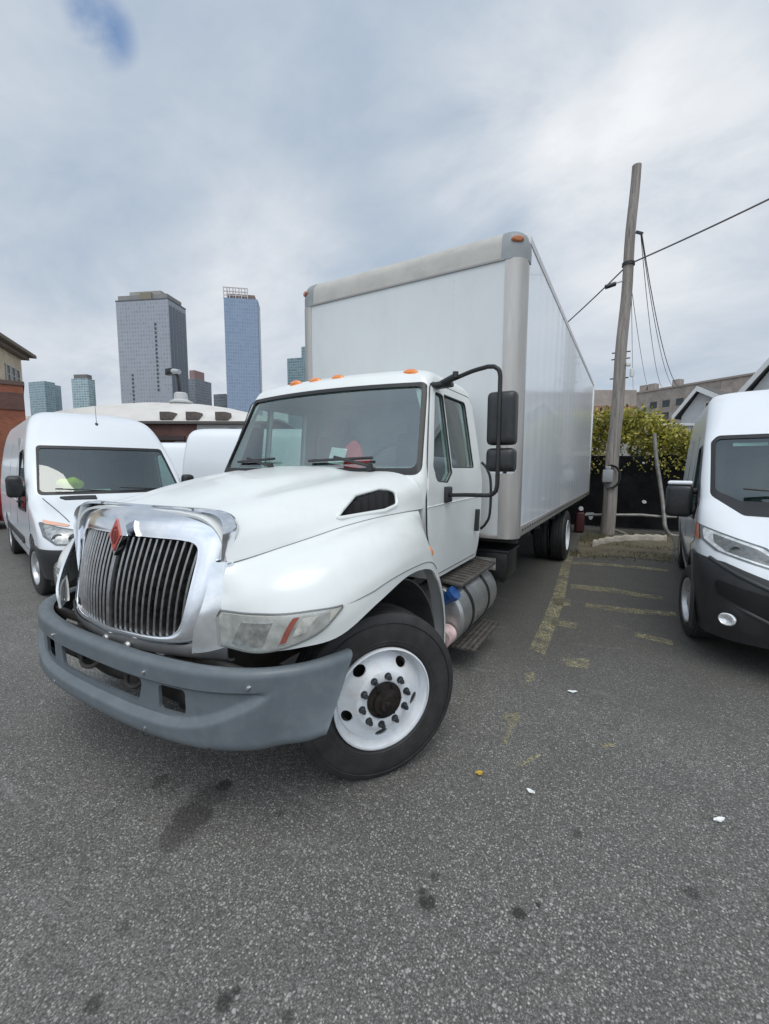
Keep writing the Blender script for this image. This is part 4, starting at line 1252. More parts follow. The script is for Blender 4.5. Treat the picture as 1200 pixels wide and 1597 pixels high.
        for wf_ in (side,):
            sh = boolean(shell2(D2, -.010, zr), [shell2(D2, -.016, zr)])
            pr = NB(); prism(pr, wf_, 'x', s * .5, s * 1.3)
            obj('side_window', boolean(sh, [pr], 'INTERSECT'), MT['van_glass'], t)
            bm = NB(); tube(bm, [(s * (sx(v) + .001), u, v) for u, v in wf_], .012, 6, closed=True); obj('window_seal', bm, MT['seal'], t)
        bm = NB(); box(bm, (s * (sx(1.12) + .012), 1.22, 1.12), (.03, .18, .035), bev=.008); obj('door_handle', bm, MT['black_plastic'], t)
        # arch lining
        for y in (0, wb):
            bm = NB()
            A = [[V((s * xx, y + math.cos(a) * (arch_r - .004), R + math.sin(a) * (arch_r - .004))) for xx in (.45, fx + .02)] for a in [k * PI / 16 for k in range(-2, 19)]]
            thick(A, 0, .008, bm); box(bm, (s * .46, y, R + .1), (.02, arch_r * 1.9, .7)); obj('arch_liner', bm, MT['liner'], t)
        if kind != 'sprinter':   # black arch cladding
            A = [[V((s * (sx(.6) + xx), y_, z_)) for xx, y_, z_ in ((.004, math.cos(a) * (arch_r + .075), R + math.sin(a) * (arch_r + .075)), (.030, math.cos(a) * (arch_r + .05), R + math.sin(a) * (arch_r + .05)), (.030, math.cos(a) * (arch_r + .0), R + math.sin(a) * arch_r), (-.05, math.cos(a) * (arch_r - .006), R + math.sin(a) * (arch_r - .006)))] for a in [rad(-14) + k * rad(208) / 28 for k in range(29)]]
            obj('arch_trim', thick(A, 0, .008, flip=(s < 0)), MT['bumper_black'], t)
    sh = boolean(shell2(D2, -.012, zr), [shell2(D2, -.018, zr)]); pr = NB(); prism(pr, ws, 'y', *wsy)
    wso = obj('windshield', boolean(sh, [pr], 'INTERSECT'), MT['van_glass'], t)
    sh = boolean(shell2(D2, -.002, zr), [shell2(D2, -.03, zr)]); pr = NB(); prism(pr, ws, 'y', *wsy); q = NB(); prism(q, ws_i, 'y', wsy[0] - .1, wsy[1] + .1)
    obj('windshield_seal', boolean(boolean(sh, [pr], 'INTERSECT'), [q]), MT['seal'], wso)
    # bumper, headlights
    sh = boolean(shell2(D2, .014, zr), [shell2(D2, -.05, zr)]); pr = NB(); prism(pr, bump_out, 'y', -1.4, -.38 if kind == 'sprinter' else -.22)
    cu = [NB(), NB()]
    cyl(cu[0], (-1.3, 0, R), (1.3, 0, R), arch_r - .001, n=48)
    if kind == 'sprinter': prism(cu[1], fillet([(-.80, .42), (-.50, .40), (-.50, .54), (-.80, .58)], .03), 'y', -1.4, -.5)
    else: prism(cu[1], fillet([(-.45, .30), (.45, .30), (.45, .78), (-.45, .78)], .04), 'y', -1.5, -.7)
    bo = obj('bumper', boolean(boolean(sh, [pr], 'INTERSECT'), cu), MT['bumper_black'], t, 32)
    sh = boolean(shell2(D2, -.03, zr), [shell2(D2, -.06, zr)]); pr = NB(); prism(pr, [(-.9, .3), (.9, .3), (.9, .85), (-.9, .85)], 'y', -1.5, -.5)
    obj('grille_backing', boolean(sh, [pr], 'INTERSECT'), MT['seal'], t)
    for s in (-1, 1):
        o = [(x * -s, z) for x, z in hl]
        cx = sum(p[0] for p in o) / len(o); cz = sum(p[1] for p in o) / len(o)
        def part(name, off, tk, sc, mat, par, outline=o, dx=0, dz=0):
            sh = boolean(shell2(D2, off, zr), [shell2(D2, off - tk, zr)]); pr = NB()
            prism(pr, [(cx + (x - cx) * sc + dx, cz + (z - cz) * sc + dz) for x, z in outline], 'y', *hly)
            return obj(name, boolean(sh, [pr], 'INTERSECT'), mat, par, 32)
        h = part('headlight', .006, .03, 1.0, MT['headlamp_dark'], t)
        part('headlight_reflector', .009, .004, .84, MT['lamp_silver'] if kind != 'sprinter' else MT['lamp_dull'], h)
        if kind == 'sprinter':
            part('turn_signal', .013, .004, .9, M('amber_pale', (.75, .42, .30), .3), h, [(x, z) for x, z in fillet([(-s * -.95, 1.02), (-s * -.93, .97), (-s * -.72, .93), (-s * -.68, .95)], .01)])
            for xx in (.84, .70):
                bm = NB(); lathe(bm, [(-.01, 0), (-.02, .03), (-.03, .05), (-.028, .055), (-.0, .055)], 24, 'y'); b_ = obj('headlight_bowl', bm, MT['chrome'], h)
                b_.location = (s * xx, -.90 + (.0 if xx < .8 else .10), .805)
        else:
            part('turn_signal', .013, .004, 1, M('amber_side', (.50, .16, .09), .3), h, [(x, z) for x, z in [(-s * -1.05, 1.13), (-s * -1.05, 1.0), (-s * -1.016, .99), (-s * -1.016, 1.11)]][:4])
            for xx in (.80,):
                bm = NB(); lathe(bm, [(.02, 0), (.01, .02), (-.006, .032), (-.004, .036), (.0, .036)], 24, 'y'); b_ = obj('headlight_bowl', bm, MT['headlamp_dark'], h)
                b_.location = (s * xx, -.90 + (.03 if xx < .7 else .10 if xx < .8 else .21), 0.955 + (xx - .75) * .22)
            # dark recess in the bumper and fog lamp
            for nm, oo, off, mt in (('bumper_recess', fillet([(s * .93, .74), (s * .90, .62), (s * .55, .48), (s * .50, .54), (s * .52, .66)], .05), .017, MT['seal']),):
                sh = boolean(shell2(D2, off, zr), [shell2(D2, off - .01, zr)]); pr = NB(); prism(pr, oo, 'y', -1.4, -.3)
                obj(nm, boolean(sh, [pr], 'INTERSECT'), mt, bo)
            part('headlight_inner', .0115, .003, .62, MT['headlamp_dark'], h)
            rp = []
            for k in range(13):
                x_ = lerp(.95, .45, k / 12); z_ = interp(x_, [(.45, .60), (.60, .70), (.80, .78), (.95, .86)]) + .02
                lv = [interp(z_, [(l[0], l[i]) for l in D2]) for i in (1, 2, 4, 5)]
                w0 = lv[2] - lv[3]
                if x_ <= w0: y_ = lv[0] - lv[1] * (1 - (x_ / w0) ** 2)
                else: q_ = min(1, (x_ - w0) / lv[3]); y_ = lv[0] + lv[3] * 1.15 * (1 - math.sqrt(1 - q_ * q_))
                rp.append((s * x_, y_ - .014, z_))
            bm = NB(); tube(bm, rp, .016, 8); obj('bumper_lip', bm, MT['bumper_black'], bo)
            bm = NB(); tube(bm, [(x_, y_, z_ - .24) for x_, y_, z_ in rp], .013, 8); obj('bumper_lip', bm, MT['bumper_black'], bo)
            bm = NB(); lathe(bm, [(.03, 0), (.01, .055), (-.012, .060), (-.018, .052), (-.010, .045), (.012, 0)], 28, 'y'); fg = obj('fog_lamp', bm, MT['lens_bright'], bo)
            fg.location = (s * .83, -.855, .45); fg.rotation_euler = (0, 0, s * .55); fg.scale = (1, 1, .82)
        # mirrors
        mx = s * 1.14
        bm = NB()
        if kind == 'sprinter':
            mx = s * 1.08; box(bm, (mx, .42, 1.36), (.17, .16, .28), rot=(.1, 0, s * .15), bev=.05, seg=4); box(bm, (s * 1.0, .48, 1.27), (.20, .10, .09), bev=.03, seg=3)
        else:
            mx = s * 1.155
            box(bm, (mx, .38, 1.28), (.23, .17, .33), rot=(.05, 0, s * .12), bev=.05, seg=4); box(bm, (s * 1.03, .40, 1.18), (.20, .10, .07), bev=.025, seg=3); box(bm, (s * 1.03, .40, 1.38), (.20, .08, .06), bev=.025, seg=3)
        mo_ = obj('side_mirror', bm, MT['black_plastic'], t, 50)
        if kind != 'sprinter':
            bm = NB(); box(bm, (mx, .365, 1.465), (.21, .12, .035), rot=(.05, 0, s * .12), bev=.015, seg=3); obj('mirror_cap', bm, MT['van_white'], mo_)
        h.parent = t
    wh = van_wheel(R); wh.parent = t; wh.location = (fx, 0, R)
    st_ = rad(9) if kind != 'sprinter' else rad(5)
    wh.rotation_euler = (0, 0, st_)
    for x, y, fl in ((-fx - (.04 if kind != 'sprinter' else .01), 0, PI + st_), (fx, wb, 0), (-fx, wb, PI)):
        q = copy_tree(wh, t); q.location = (x, y, R); q.rotation_euler = (.5, 0, fl)
    bm = NB(); box(bm, (0, wb / 2 + .2, .36), (1.5, wb + .9, .16), bev=.03); box(bm, (0, wb + .4, .45), (1.0, .8, .2)); obj('underbody', bm, MT['grime'], t)
    # interior
    zc = 1.23 if kind == 'sprinter' else 1.26
    bm = NB(); box(bm, (0, .55, zc - .10), (1.78, .62, .10), bev=.03); box(bm, (0, .34, zc - .25), (1.7, .4, .3), bev=.05); obj('dashboard', bm, MT['int_dark'], t)
    bm = NB(); box(bm, (0, 1.62, 1.3), (1.82, .03, 1.5)); obj('bulkhead', bm, MT['int_grey'], t)
    for x in (.45, -.45):
        bm = NB(); box(bm, (x, 1.38, 1.40), (.50, .16, .70), rot=(-.15, 0, 0), bev=.06, seg=3); box(bm, (x, 1.42, 1.83), (.26, .10, .18), bev=.04, seg=3); box(bm, (x, 1.1, 1.0), (.5, .5, .2), bev=.05); obj('seat', bm, MT['int_dark'], t, 60)
    bm = NB(); A = [[V((x, y, interp(y, [(1.1, zr - .17), (1.35, zr - .10), (1.6, zr - .05)]))) for y in (1.15, 1.35, 1.6)] for x in (-.6, 0, .6)]; thick(A, 0, .02, bm); obj('headliner', bm, MT['int_light'], t)
    ctr = V((.42, .88, zc - .02)); R_ = Euler((rad(50), 0, 0)).to_matrix(); bm = NB()
    tube(bm, [ctr + R_ @ V((math.cos(2 * PI * k / 32) * .19, math.sin(2 * PI * k / 32) * .19, 0)) for k in range(32)], .015, 6, closed=True); cyl(bm, ctr, ctr + R_ @ V((0, 0, -.2)), .05); box(bm, ctr, (.34, .05, .03), rot=(rad(50), 0, 0))
    obj('steering_wheel', bm, MT['int_dark'], t)
    # wipers
    for x0, x1 in ((-.70, -.05), (.02, .68)):
        def wyy(x, z):
            return interp(z, [(l[0], l[1]) for l in D2]) - interp(z, [(l[0], l[2]) for l in D2]) * (1 - (x / .85) ** 2)
        z0 = 1.28 if kind == 'sprinter' else 1.38
        bm = NB(); tube(bm, [(lerp(x0, x1, q), wyy(lerp(x0, x1, q), z0 + .05 * q) - .02, z0 + .05 * (1 - q)) for q in [i / 6 for i in range(7)]], .010, 6); obj('wiper', bm, MT['black_plastic'], t)
    if kind == 'sprinter':
        for s in (-1, 1):
            bm = NB(); pr = boolean(shell2(D2, .03, zr), [shell2(D2, -.03, zr)])
            q = NB(); prism(q, fillet([(s * .28, -.06), (s * .62, .0), (s * .68, .075), (s * .28, .02)], .012), 'z', 1.1, 1.5)
            obj('hood_vent', boolean(pr, [q], 'INTERSECT'), MT['black_plastic'], body)
        A = [(x, -.86 - .11 * (1 - (x / .9) ** 2)) for x in (-.45, -.2, 0, .2, .45)]
        for z in (.72, .80, .88):
            bm = NB(); tube(bm, [(x, y - .03, z) for x, y in A], .014, 6); obj('grille_bar', bm, MT['aluminium'], t)
        # hood shut line
        bm = NB()
        for s in (-1, 1):
            pass
        bm.free()
        for s in (-1, 1):
            pts = []
            for k in range(9):
                z = .96 + .25 * k / 8
                lv = [interp(z, [(l[0], l[i]) for l in D2]) for i in (1, 2, 4, 5)]
                x = (lv[2] - lv[3]) * lerp(.93, 1.0, k / 8); tt = x / (lv[2] - lv[3])
                pts.append((s * x, lv[0] - lv[1] * (1 - tt * tt) + .0, z + .003))
            bm = NB(); tube(bm, pts, .005, 5); obj('hood_seam', bm, MT['seal'], body)
    else:
        for s in (-1, 1):
            pts = [(s * .60, y, interp(y, [(l[1] - .1, l[0]) for l in D2]) + .003) for y in [.70 + .05 * k for k in range(9)]]
        bm = NB(); tube(bm, [(-.66, .80, 2.20), (-.665, .93, 2.32), (-.66, 1.08, 2.405), (-.62, 1.25, 2.455)], .007, 6); bm.free()
    return t, D2
MT['lens_bright'] = M('lens_bright', (.80, .81, .82), .15, .5, var=.25, vs=40)

spr, D2s = van('sprinter', 'white panel van with roof antenna and black hood vents, partly behind the truck hood', (-4.05, 1.62, 0), rad(75))
bm = NB(); tube(bm, [(0, 0, 0), (0, .02, .25), (0, .06, .55)], [.004, .003, .002], 5); cyl(bm, (0, 0, -.01), (0, 0.012, .05), .030, .016, 12)
an = obj('antenna', bm, MT['seal'], spr); an.location = (-.02, 1.0, 2.24)
Mx = Matrix.Rotation(rad(75), 4, 'Z'); Mx.translation = V((-4.05, 1.62, 0))
def local_to_world(x, y, z): return Mx @ V((x, y, z))
bm = NB(); bmesh.ops.create_icosphere(bm, subdivisions=3, radius=.1)
random.seed(9)
for v in bm.verts: v.co = V((v.co.x * 1.6, v.co.y * .9, (v.co.z + .1) * .85 + .012 * math.sin(v.co.x * 60)))
o = obj('folded_vest', bm, M('hi_vis', (.90, .85, .03), .6, var=.15, vs=20, bmp=.3, bs=40)); o.location = local_to_world(-.50, .36, 1.30); o.rotation_euler = (0, 0, rad(75))
props(o, 'yellow high visibility vest folded on the dashboard of the van with roof antenna', 'vest')
bm = NB(); box(bm, (0, 0, 0), (.42, .16, .004), rot=(.25, 0, 0)); box(bm, (.22, .01, .006), (.3, .16, .004), rot=(.28, 0, .05))
o = obj('dash_papers', bm, M('dash_paper', (.72, .80, .68), .6, var=.1, vs=15)); o.location = local_to_world(-.40, .28, 1.27); o.rotation_euler = (0, 0, rad(75))
props(o, 'pale papers lying along the dashboard edge under the yellow vest', 'papers')

prom, D2p = van('promaster', 'white high roof van with large black bumper parked at the right edge', (3.725, 3.20, 0), rad(-3.2))
bm = NB(); box(bm, (0, 0, 0), (.27, .003, .045), rot=(-.75, 0, 0), bev=0)
o = obj('windshield_sticker', bm, M('sticker', (.70, .80, .76), .5), prom); o.location = (-.60, .60, 1.85)
vb = copy_tree(spr); vb['label'] = 'white van seen side on beyond the truck hood, dark vent on its roof'
vb['group'] = 'white vans parked behind'
vb.location = (-3.28, 7.9, .07); vb.rotation_euler = (0, 0, rad(120))
for ch in [k for k in COL.objects if k.parent == vb and k.name.startswith('antenna')]: bpy.data.objects.remove(ch)
bm = NB(); lathe(bm, [(0, 0), (0, .30), (.05, .30), (.09, .2), (.13, .12), (.14, 0)], 24, 'z')
rv = obj('roof_vent', bm, MT['black_plastic'], vb); rv.location = (0, 3.95, 2.43)
vc = copy_tree(vb); vc['label'] = 'farther white van whose roof shows between the antenna van and the side-on van'
_q = at(215, 700, 14.5); vc.location = (_q.x + 4.9 * .867 - .5, _q.y + 4.9 * .499 + .87, 0)
_q = at(-60, 760, 17)
vd = copy_tree(vb); vd['label'] = 'white van cut off by the left picture edge, beyond the red car'; vd.location = (_q.x, _q.y, 0)

# red car, only its tail corner shows at the left edge
def car(label, loc, rz, paint):
    t = thing('parked_car', label, 'car', loc, rz)
    LV3 = [(.22, -.75, .06, 3.35, .80, .2, .2), (.40, -.82, .08, 3.42, .86, .25, .2), (.60, -.84, .08, 3.45, .88, .25, .2), (.72, -.78, .08, 3.45, .885, .25, .2), (.80, -.60, .08, 3.44, .88, .22, .2), (.88, -.10, .08, 3.42, .875, .2, .18),
           (.95, .28, .08, 3.36, .86, .16, .16), (1.10, .52, .08, 3.05, .80, .14, .16), (1.28, .80, .07, 2.72, .72, .14, .16), (1.38, 1.02, .06, 2.45, .64, .16, .18), (1.43, 1.3, .04, 2.2, .5, .18, .18)]
    D3 = spline_tuple(LV3, 3)
    cu = [shell2(D3, -.03, 1.3)]
    for y in (0, 2.65):
        c = NB(); cyl(c, (-1.2, y, .32), (1.2, y, .32), .37, n=36); cu.append(c)
    wsd = fillet([(-.74, .97), (.74, .97), (.64, 1.32), (-.64, 1.32)], .05)
    c = NB(); prism(c, wsd, 'y', -.2, 4); cu.append(c)
    sd = fillet([(.50, .96), (2.9, .96), (2.55, 1.30), (1.05, 1.33)], .06)
    c = NB(); prism(c, sd, 'x', -1.2, 1.2); cu.append(c)
    obj('body', boolean(shell2(D3, 0, 1.3), cu), paint, t, 32)
    sh = boolean(shell2(D3, -.010, 1.3), [shell2(D3, -.016, 1.3)])
    pr = NB(); prism(pr, wsd, 'y', -.2, 4); obj('windshield', boolean(sh, [pr], 'INTERSECT'), MT['dark_glass'], t)
    sh = boolean(shell2(D3, -.010, 1.3), [shell2(D3, -.016, 1.3)])
    pr = NB(); prism(pr, sd, 'x', -1.2, 1.2); obj('side_window', boolean(sh, [pr], 'INTERSECT'), MT['dark_glass'], t)
    wh = van_wheel(.32); wh.parent = t; wh.location = (.77, 0, .32)
    for x, y, fl in ((-.77, 0, PI), (.77, 2.65, 0), (-.77, 2.65, PI)):
        q = copy_tree(wh, t); q.location = (x, y, .32); q.rotation_euler = (0, 0, fl)
    return t
_q = at(-3, 800, 11.5)
car('dark red car cut off by the left picture edge behind the antenna van', (_q.x - .8, _q.y - 2.9, 0), rad(-15), M('car_red', (.22, .015, .02), .25, coat=.5))
# =================================================================== BUILDINGS
def facade(name, wall, win, cw, chh, fw_=.75, fh_=.6, rough=.4, metal=0.0, win_r=.15, var=.08, offs=0.0, winv=.3):
    m, nt, b = new_mat(name)
    tc = nt.nodes.new('ShaderNodeTexCoord')
    so = nt.nodes.new('ShaderNodeSeparateXYZ'); nt.links.new(tc.outputs['Object'], so.inputs[0])
    sn = nt.nodes.new('ShaderNodeSeparateXYZ'); nt.links.new(tc.outputs['Normal'], sn.inputs[0])
    ax = math_(nt, 'GREATER_THAN', math_(nt, 'ABSOLUTE', sn.outputs[0]), .6)
    u = math_(nt, 'ADD', math_(nt, 'MULTIPLY', so.outputs[0], math_(nt, 'SUBTRACT', 1.0, ax)), math_(nt, 'MULTIPLY', so.outputs[1], ax))
    u = math_(nt, 'DIVIDE', math_(nt, 'ADD', u, 1000 * cw + offs), cw); v = math_(nt, 'DIVIDE', so.outputs[2], chh)
    fu = math_(nt, 'FRACT', u); fv = math_(nt, 'FRACT', v)
    mu = math_(nt, 'LESS_THAN', fu, fw_); mv = math_(nt, 'LESS_THAN', fv, fh_)
    top = math_(nt, 'LESS_THAN', math_(nt, 'ABSOLUTE', sn.outputs[2]), .5)
    mask = math_(nt, 'MULTIPLY', math_(nt, 'MULTIPLY', mu, mv), top)
    cell = nt.nodes.new('ShaderNodeCombineXYZ'); nt.links.new(math_(nt, 'FLOOR', u), cell.inputs[0]); nt.links.new(math_(nt, 'FLOOR', v), cell.inputs[1])
    wn = nt.nodes.new('ShaderNodeTexWhiteNoise'); nt.links.new(cell.outputs[0], wn.inputs['Vector'])
    wc = ramp(nt, wn.outputs['Value'], [(0, tuple(c * (1 - winv) for c in win)), (1, tuple(min(1, c * (1 + winv)) for c in win))])
    n = noise(nt, tc.outputs['Object'], .02, 5)
    wl = ramp(nt, n, [(.3, tuple(c * (1 - var) for c in wall)), (.7, tuple(c * (1 + var) for c in wall))])
    nt.links.new(mixc(nt, mask, wl, wc), b.inputs['Base Color'])
    r = math_(nt, 'ADD', math_(nt, 'MULTIPLY', mask, win_r - rough), rough); nt.links.new(r, b.inputs['Roughness'])
    b.inputs['Metallic'].default_value = metal
    return m

def plan(A, Mc, depth):
    """rectangle: far-left corner A, near corner Mc (both world points), extending 'depth' away; returns origin, yaw, length"""
    a = V((A.x - Mc.x, A.y - Mc.y, 0)); L = a.length
    return Mc, math.atan2(a.y, a.x), L

def tower(name, label, pA, pM, depth, ytop, D_A, D_M, mat, cat='tower', extra=None, group=None):
    A = at(pA, ytop, D_A); Mc = at(pM, ytop, D_M); top = Mc.z
    o0, yaw_, L = plan(A, Mc, depth)
    t = thing(name, label, cat, (o0.x, o0.y, 0), yaw_, group)
    # local x runs along the broad face, local -y points away from the viewer (x axis points left)
    bm = NB(); box(bm, (L / 2, -depth / 2, top / 2), (L, depth, top))
    w = obj('tower_body', bm, mat, t, flat=True)
    if extra: extra(t, L, depth, top)
    return t, L, top

STEEL = M('roof_concrete', (.30, .29, .275), .8, var=.1, vs=.2)
DARKW = M('dark_window', (.035, .04, .045), .15, var=.4, vs=.5)
def ex1(t, L, dp, top):
    bm = NB(); box(bm, (L * .5, -dp * .45, top + 3), (L * .94, dp * .8, 6)); obj('penthouse', bm, M('penthouse', (.22, .215, .21), .7, var=.1, vs=.1), t, flat=True)
    bm = NB(); box(bm, (L * .48, -dp * .45, top + 8), (L * .60, dp * .6, 5)); obj('plant_room', bm, STEEL, t, flat=True)
    bm = NB(); box(bm, (L * .42, .05 - 1, top + 4.0), (L * .22, 2.5, 7)); obj('roof_block', bm, M('roof_block', (.22, .20, .15), .8), t, flat=True)
    bm = NB(); box(bm, (L * .5, -dp * .5, top + .6), (L + .6, dp + .6, 1.2)); obj('parapet', bm, M('parapet_dark', (.10, .105, .115), .6), t, flat=True)
    for x, z0, n in ((L * .26, .86, 17), (L * .75, .57, 13)):
        for k in range(n):
            bm = NB(); box(bm, (0, 0, 0), (1.9, .5, 2.3)); w = obj('window', bm, DARKW, t, flat=True); w.location = (x, .12, top * z0 - k * 4.1)
    for k in range(5):
        bm = NB(); box(bm, (0, 0, 0), (.5, dp * .14, top * .96)); w = obj('window_bay', bm, M('bay_blue', (.13, .15, .18), .35), t, flat=True); w.location = (-.1, -dp * (.12 + .19 * k), top * .49)
tower('apartment_tower', 'broad grey tower with stepped concrete roof, left of the blue glass tower', 180, 262, 30, 466, 458, 450, facade('facade_grey', (.30, .32, .355), (.25, .27, .31), 3.1, 3.9, .55, .62, .4, winv=.16), extra=ex1)  # facade colours lightened to carry the distance haze
def ex2(t, L, dp, top):
    W_ = M('crown_frame', (.50, .46, .46), .6, var=.1, vs=.2)
    for k in range(9):
        bm = NB(); box(bm, (0, 0, 0), (.9, .9, 13)); w = obj('crown_post', bm, W_, t, flat=True); w.location = (L * (.30 + .70 * k / 8), -1 - (k % 2) * 3, top + 5)
    for z in (3, 7, 11):
        bm = NB(); box(bm, (L * .65, -1, top + z), (L * .7, .8, .8)); obj('crown_rail', bm, W_, t, flat=True)
    bm = NB(); box(bm, (L * .5, -dp * .55, top + 3), (L * .8, dp * .6, 6)); obj('plant_room', bm, M('brown_plant', (.20, .15, .13), .8), t, flat=True)
    bm = NB(); box(bm, (-.2, -dp * .5, top * .5), (.5, dp * .9, top * .98)); obj('side_glazing', bm, M('side_glass', (.10, .13, .18), .2, var=.1, vs=.05), t, flat=True)
tower('glass_tower', 'tall slender blue glass tower with open frame crown', 349, 402, 20, 467, 480, 486, facade('facade_blue', (.24, .31, .41), (.20, .27, .38), 2.6, 3.6, .80, .80, .3, win_r=.12, winv=.10), extra=ex2)
teal = facade('facade_teal', (.26, .34, .37), (.17, .25, .28), 3.0, 3.3, .7, .6, .35, winv=.3)
teal2 = facade('facade_teal_pale', (.36, .44, .46), (.18, .28, .31), 4.0, 3.3, .75, .55, .35, winv=.35)
def ex3(t, L, dp, top):
    bm = NB(); box(bm, (L * .5, -dp * .5, top + 3), (L * .8, dp * .7, 6)); obj('plant_room', bm, M('plant_grey', (.16, .15, .15), .8), t, flat=True)
tower('glass_tower', 'short teal glass tower right beside the brick building', 44, 69, 14, 594, 610, 600, teal)
tower('glass_tower', 'short teal tower stepped down behind, second from the brick building', 69, 84, 10, 600, 630, 625, teal)
tower('glass_tower', 'pale teal tower with dark plant room standing alone left of the broad grey tower', 111, 137, 12, 590, 603, 600, teal2, extra=ex3)
tower('apartment_tower', 'small dark tower tucked behind the broad grey tower', 288, 304, 30, 590, 560, 555, facade('facade_dark', (.20, .22, .25), (.16, .18, .21), 3, 3.5), extra=lambda t, L, dp, top: obj('brick_core', box(NB(), (L * .6, -dp * .5, top + 6), (L * .5, dp * .6, 12)), M('brick_far', (.30, .20, .19), .8), t, flat=True))
tower('apartment_tower', 'low grey block at the foot of the slender blue glass tower', 333, 352, 30, 614, 540, 535, facade('facade_mid', (.20, .22, .24), (.15, .18, .20), 3, 3.5))
def ex4(t, L, dp, top):
    bm = NB(); box(bm, (L * .25, -dp * .5, top + 7), (L * .5, dp * .8, 14)); obj('upper_block', bm, teal, t, flat=True)
    bm = NB(); box(bm, (L * .12, -dp * .5, top + 18), (L * .25, dp * .6, 12)); obj('top_block', bm, teal, t, flat=True)
tower('glass_tower', 'stepped teal glass tower half hidden by the cargo box', 448, 490, 30, 556, 560, 550, teal, extra=ex4)

def brick_mat(name, c1, c2, mortar, sc=1.0, rough=.85):
    m, nt, b = new_mat(name)
    tc = nt.nodes.new('ShaderNodeTexCoord'); so = nt.nodes.new('ShaderNodeSeparateXYZ'); nt.links.new(tc.outputs['Object'], so.inputs[0])
    cmb = nt.nodes.new('ShaderNodeCombineXYZ'); nt.links.new(math_(nt, 'ADD', so.outputs[0], so.outputs[1]), cmb.inputs[0]); nt.links.new(so.outputs[2], cmb.inputs[1])
    bt = nt.nodes.new('ShaderNodeTexBrick'); nt.links.new(cmb.outputs[0], bt.inputs['Vector'])
    bt.inputs['Color1'].default_value = (*c1, 1); bt.inputs['Color2'].default_value = (*c2, 1); bt.inputs['Mortar'].default_value = (*mortar, 1)
    bt.inputs['Scale'].default_value = 1; bt.inputs['Brick Width'].default_value = .22 * sc; bt.inputs['Row Height'].default_value = .075 * sc; bt.inputs['Mortar Size'].default_value = .008 * sc
    n = ramp(nt, noise(nt, tc.outputs['Object'], .5, 6, .65), [(.3, .65), (.7, 1.25)])
    nt.links.new(mixc(nt, 1.0, bt.outputs[0], n, 'MULTIPLY'), b.inputs['Base Color']); b.inputs['Roughness'].default_value = rough
    return m
BR = brick_mat('red_brick', (.33, .10, .045), (.24, .07, .04), (.20, .12, .09))
BRD = brick_mat('dark_brick', (.15, .065, .05), (.10, .045, .04), (.12, .09, .08))
BEI = brick_mat('beige_brick', (.62, .53, .39), (.55, .47, .35), (.5, .44, .35))
GRB = brick_mat('grey_brick', (.36, .31, .275), (.32, .275, .245), (.22, .2, .18))
TRIM = M('window_trim', (.5, .48, .44), .6)

def wall_box(name, label, pts, z0, z1, dep, mat, cat='building'):
    """box building whose visible face runs from pts[0] to pts[1] (world xy), extending dep behind it"""
    a, b = V((pts[0].x, pts[0].y, 0)), V((pts[1].x, pts[1].y, 0))
    d = b - a; L = d.length; t = thing(name, label, cat, (a.x, a.y, 0), math.atan2(d.y, d.x))
    bm = NB(); box(bm, (L / 2, dep / 2, (z0 + z1) / 2), (L, dep, z1 - z0)); obj('wall', bm, mat, t, flat=True)
    return t, L
def window(t, x, z, w, h, frame=True, mat=None):
    bm = NB(); box(bm, (0, 0, 0), (w, .06, h)); o = obj('window', bm, mat or DARKW, t, flat=True); o.location = (x, -.02, z)
    if frame:
        bm = NB()
        for sx_ in (-1, 1): box(bm, (sx_ * w / 2, -.05, 0), (.10, .08, h + .1))
        box(bm, (0, -.05, h / 2), (w - .1, .08, .10)); box(bm, (0, -.06, -h / 2), (w + .15, .14, .12)); box(bm, (0, -.05, .1), (w - .1, .05, .07))
        obj('frame', bm, TRIM, o, flat=True)
    return o
# brick building at the left edge
A = at(-260, 735, 19.5); B = at(47, 735, 24)
top = at(47, 601, 24).z
t, L = wall_box('brick_building', 'red brick building at the left picture edge, below the beige one', (A, B), 0, top, 9, BR)
bm = NB(); box(bm, (L / 2, 4.5, top + .09), (L + .12, 9.12, .22)); obj('coping', bm, M('coping', (.12, .08, .07), .8), t, flat=True)
bm = NB(); box(bm, (L - 3.4, -.03, 2.3), (3.6, .08, 2.3)); obj('garage_opening', bm, M('opening_shade', (.03, .035, .04), .6), t, flat=True)  # dark panel painted in for the shaded inside of a garage opening
bm = NB(); box(bm, (L - 3.4, -.06, 3.55), (4.4, .14, .3)); obj('lintel', bm, MT['bumper_grey'], t, flat=True)
bm = NB(); box(bm, (L / 2, -.02, top - .9), (L, .10, .9)); obj('upper_band', bm, BRD, t, flat=True)
# beige building behind it
A = at(-210, 735, 24); B = at(47, 735, 45)
A = at(0, 735, 38.5); d_ = (B - A); A = A - d_ * 2.2
top = at(47, 555, 45).z
t, L = wall_box('beige_building', 'beige brick building with dark projecting cornice, above the red brick one', (A, B), 0, top, 14, BEI)
bm = NB(); box(bm, (L / 2, 6.6, top + .15), (L + 1.6, 15.4, .3)); box(bm, (L / 2, 6.8, top - .2), (L + .7, 14.8, .3))
obj('cornice', bm, M('cornice', (.15, .125, .10), .8), t, flat=True)
for z in (top - 2.6, top - 6.2, top - 9.8):
    for x in (L - 1.3, L - 2.45, L - 3.6, L - 6.6, L - 7.8, L - 10.8, L - 12, L - 15, L - 16.2): window(t, x, z, .85, 1.9)

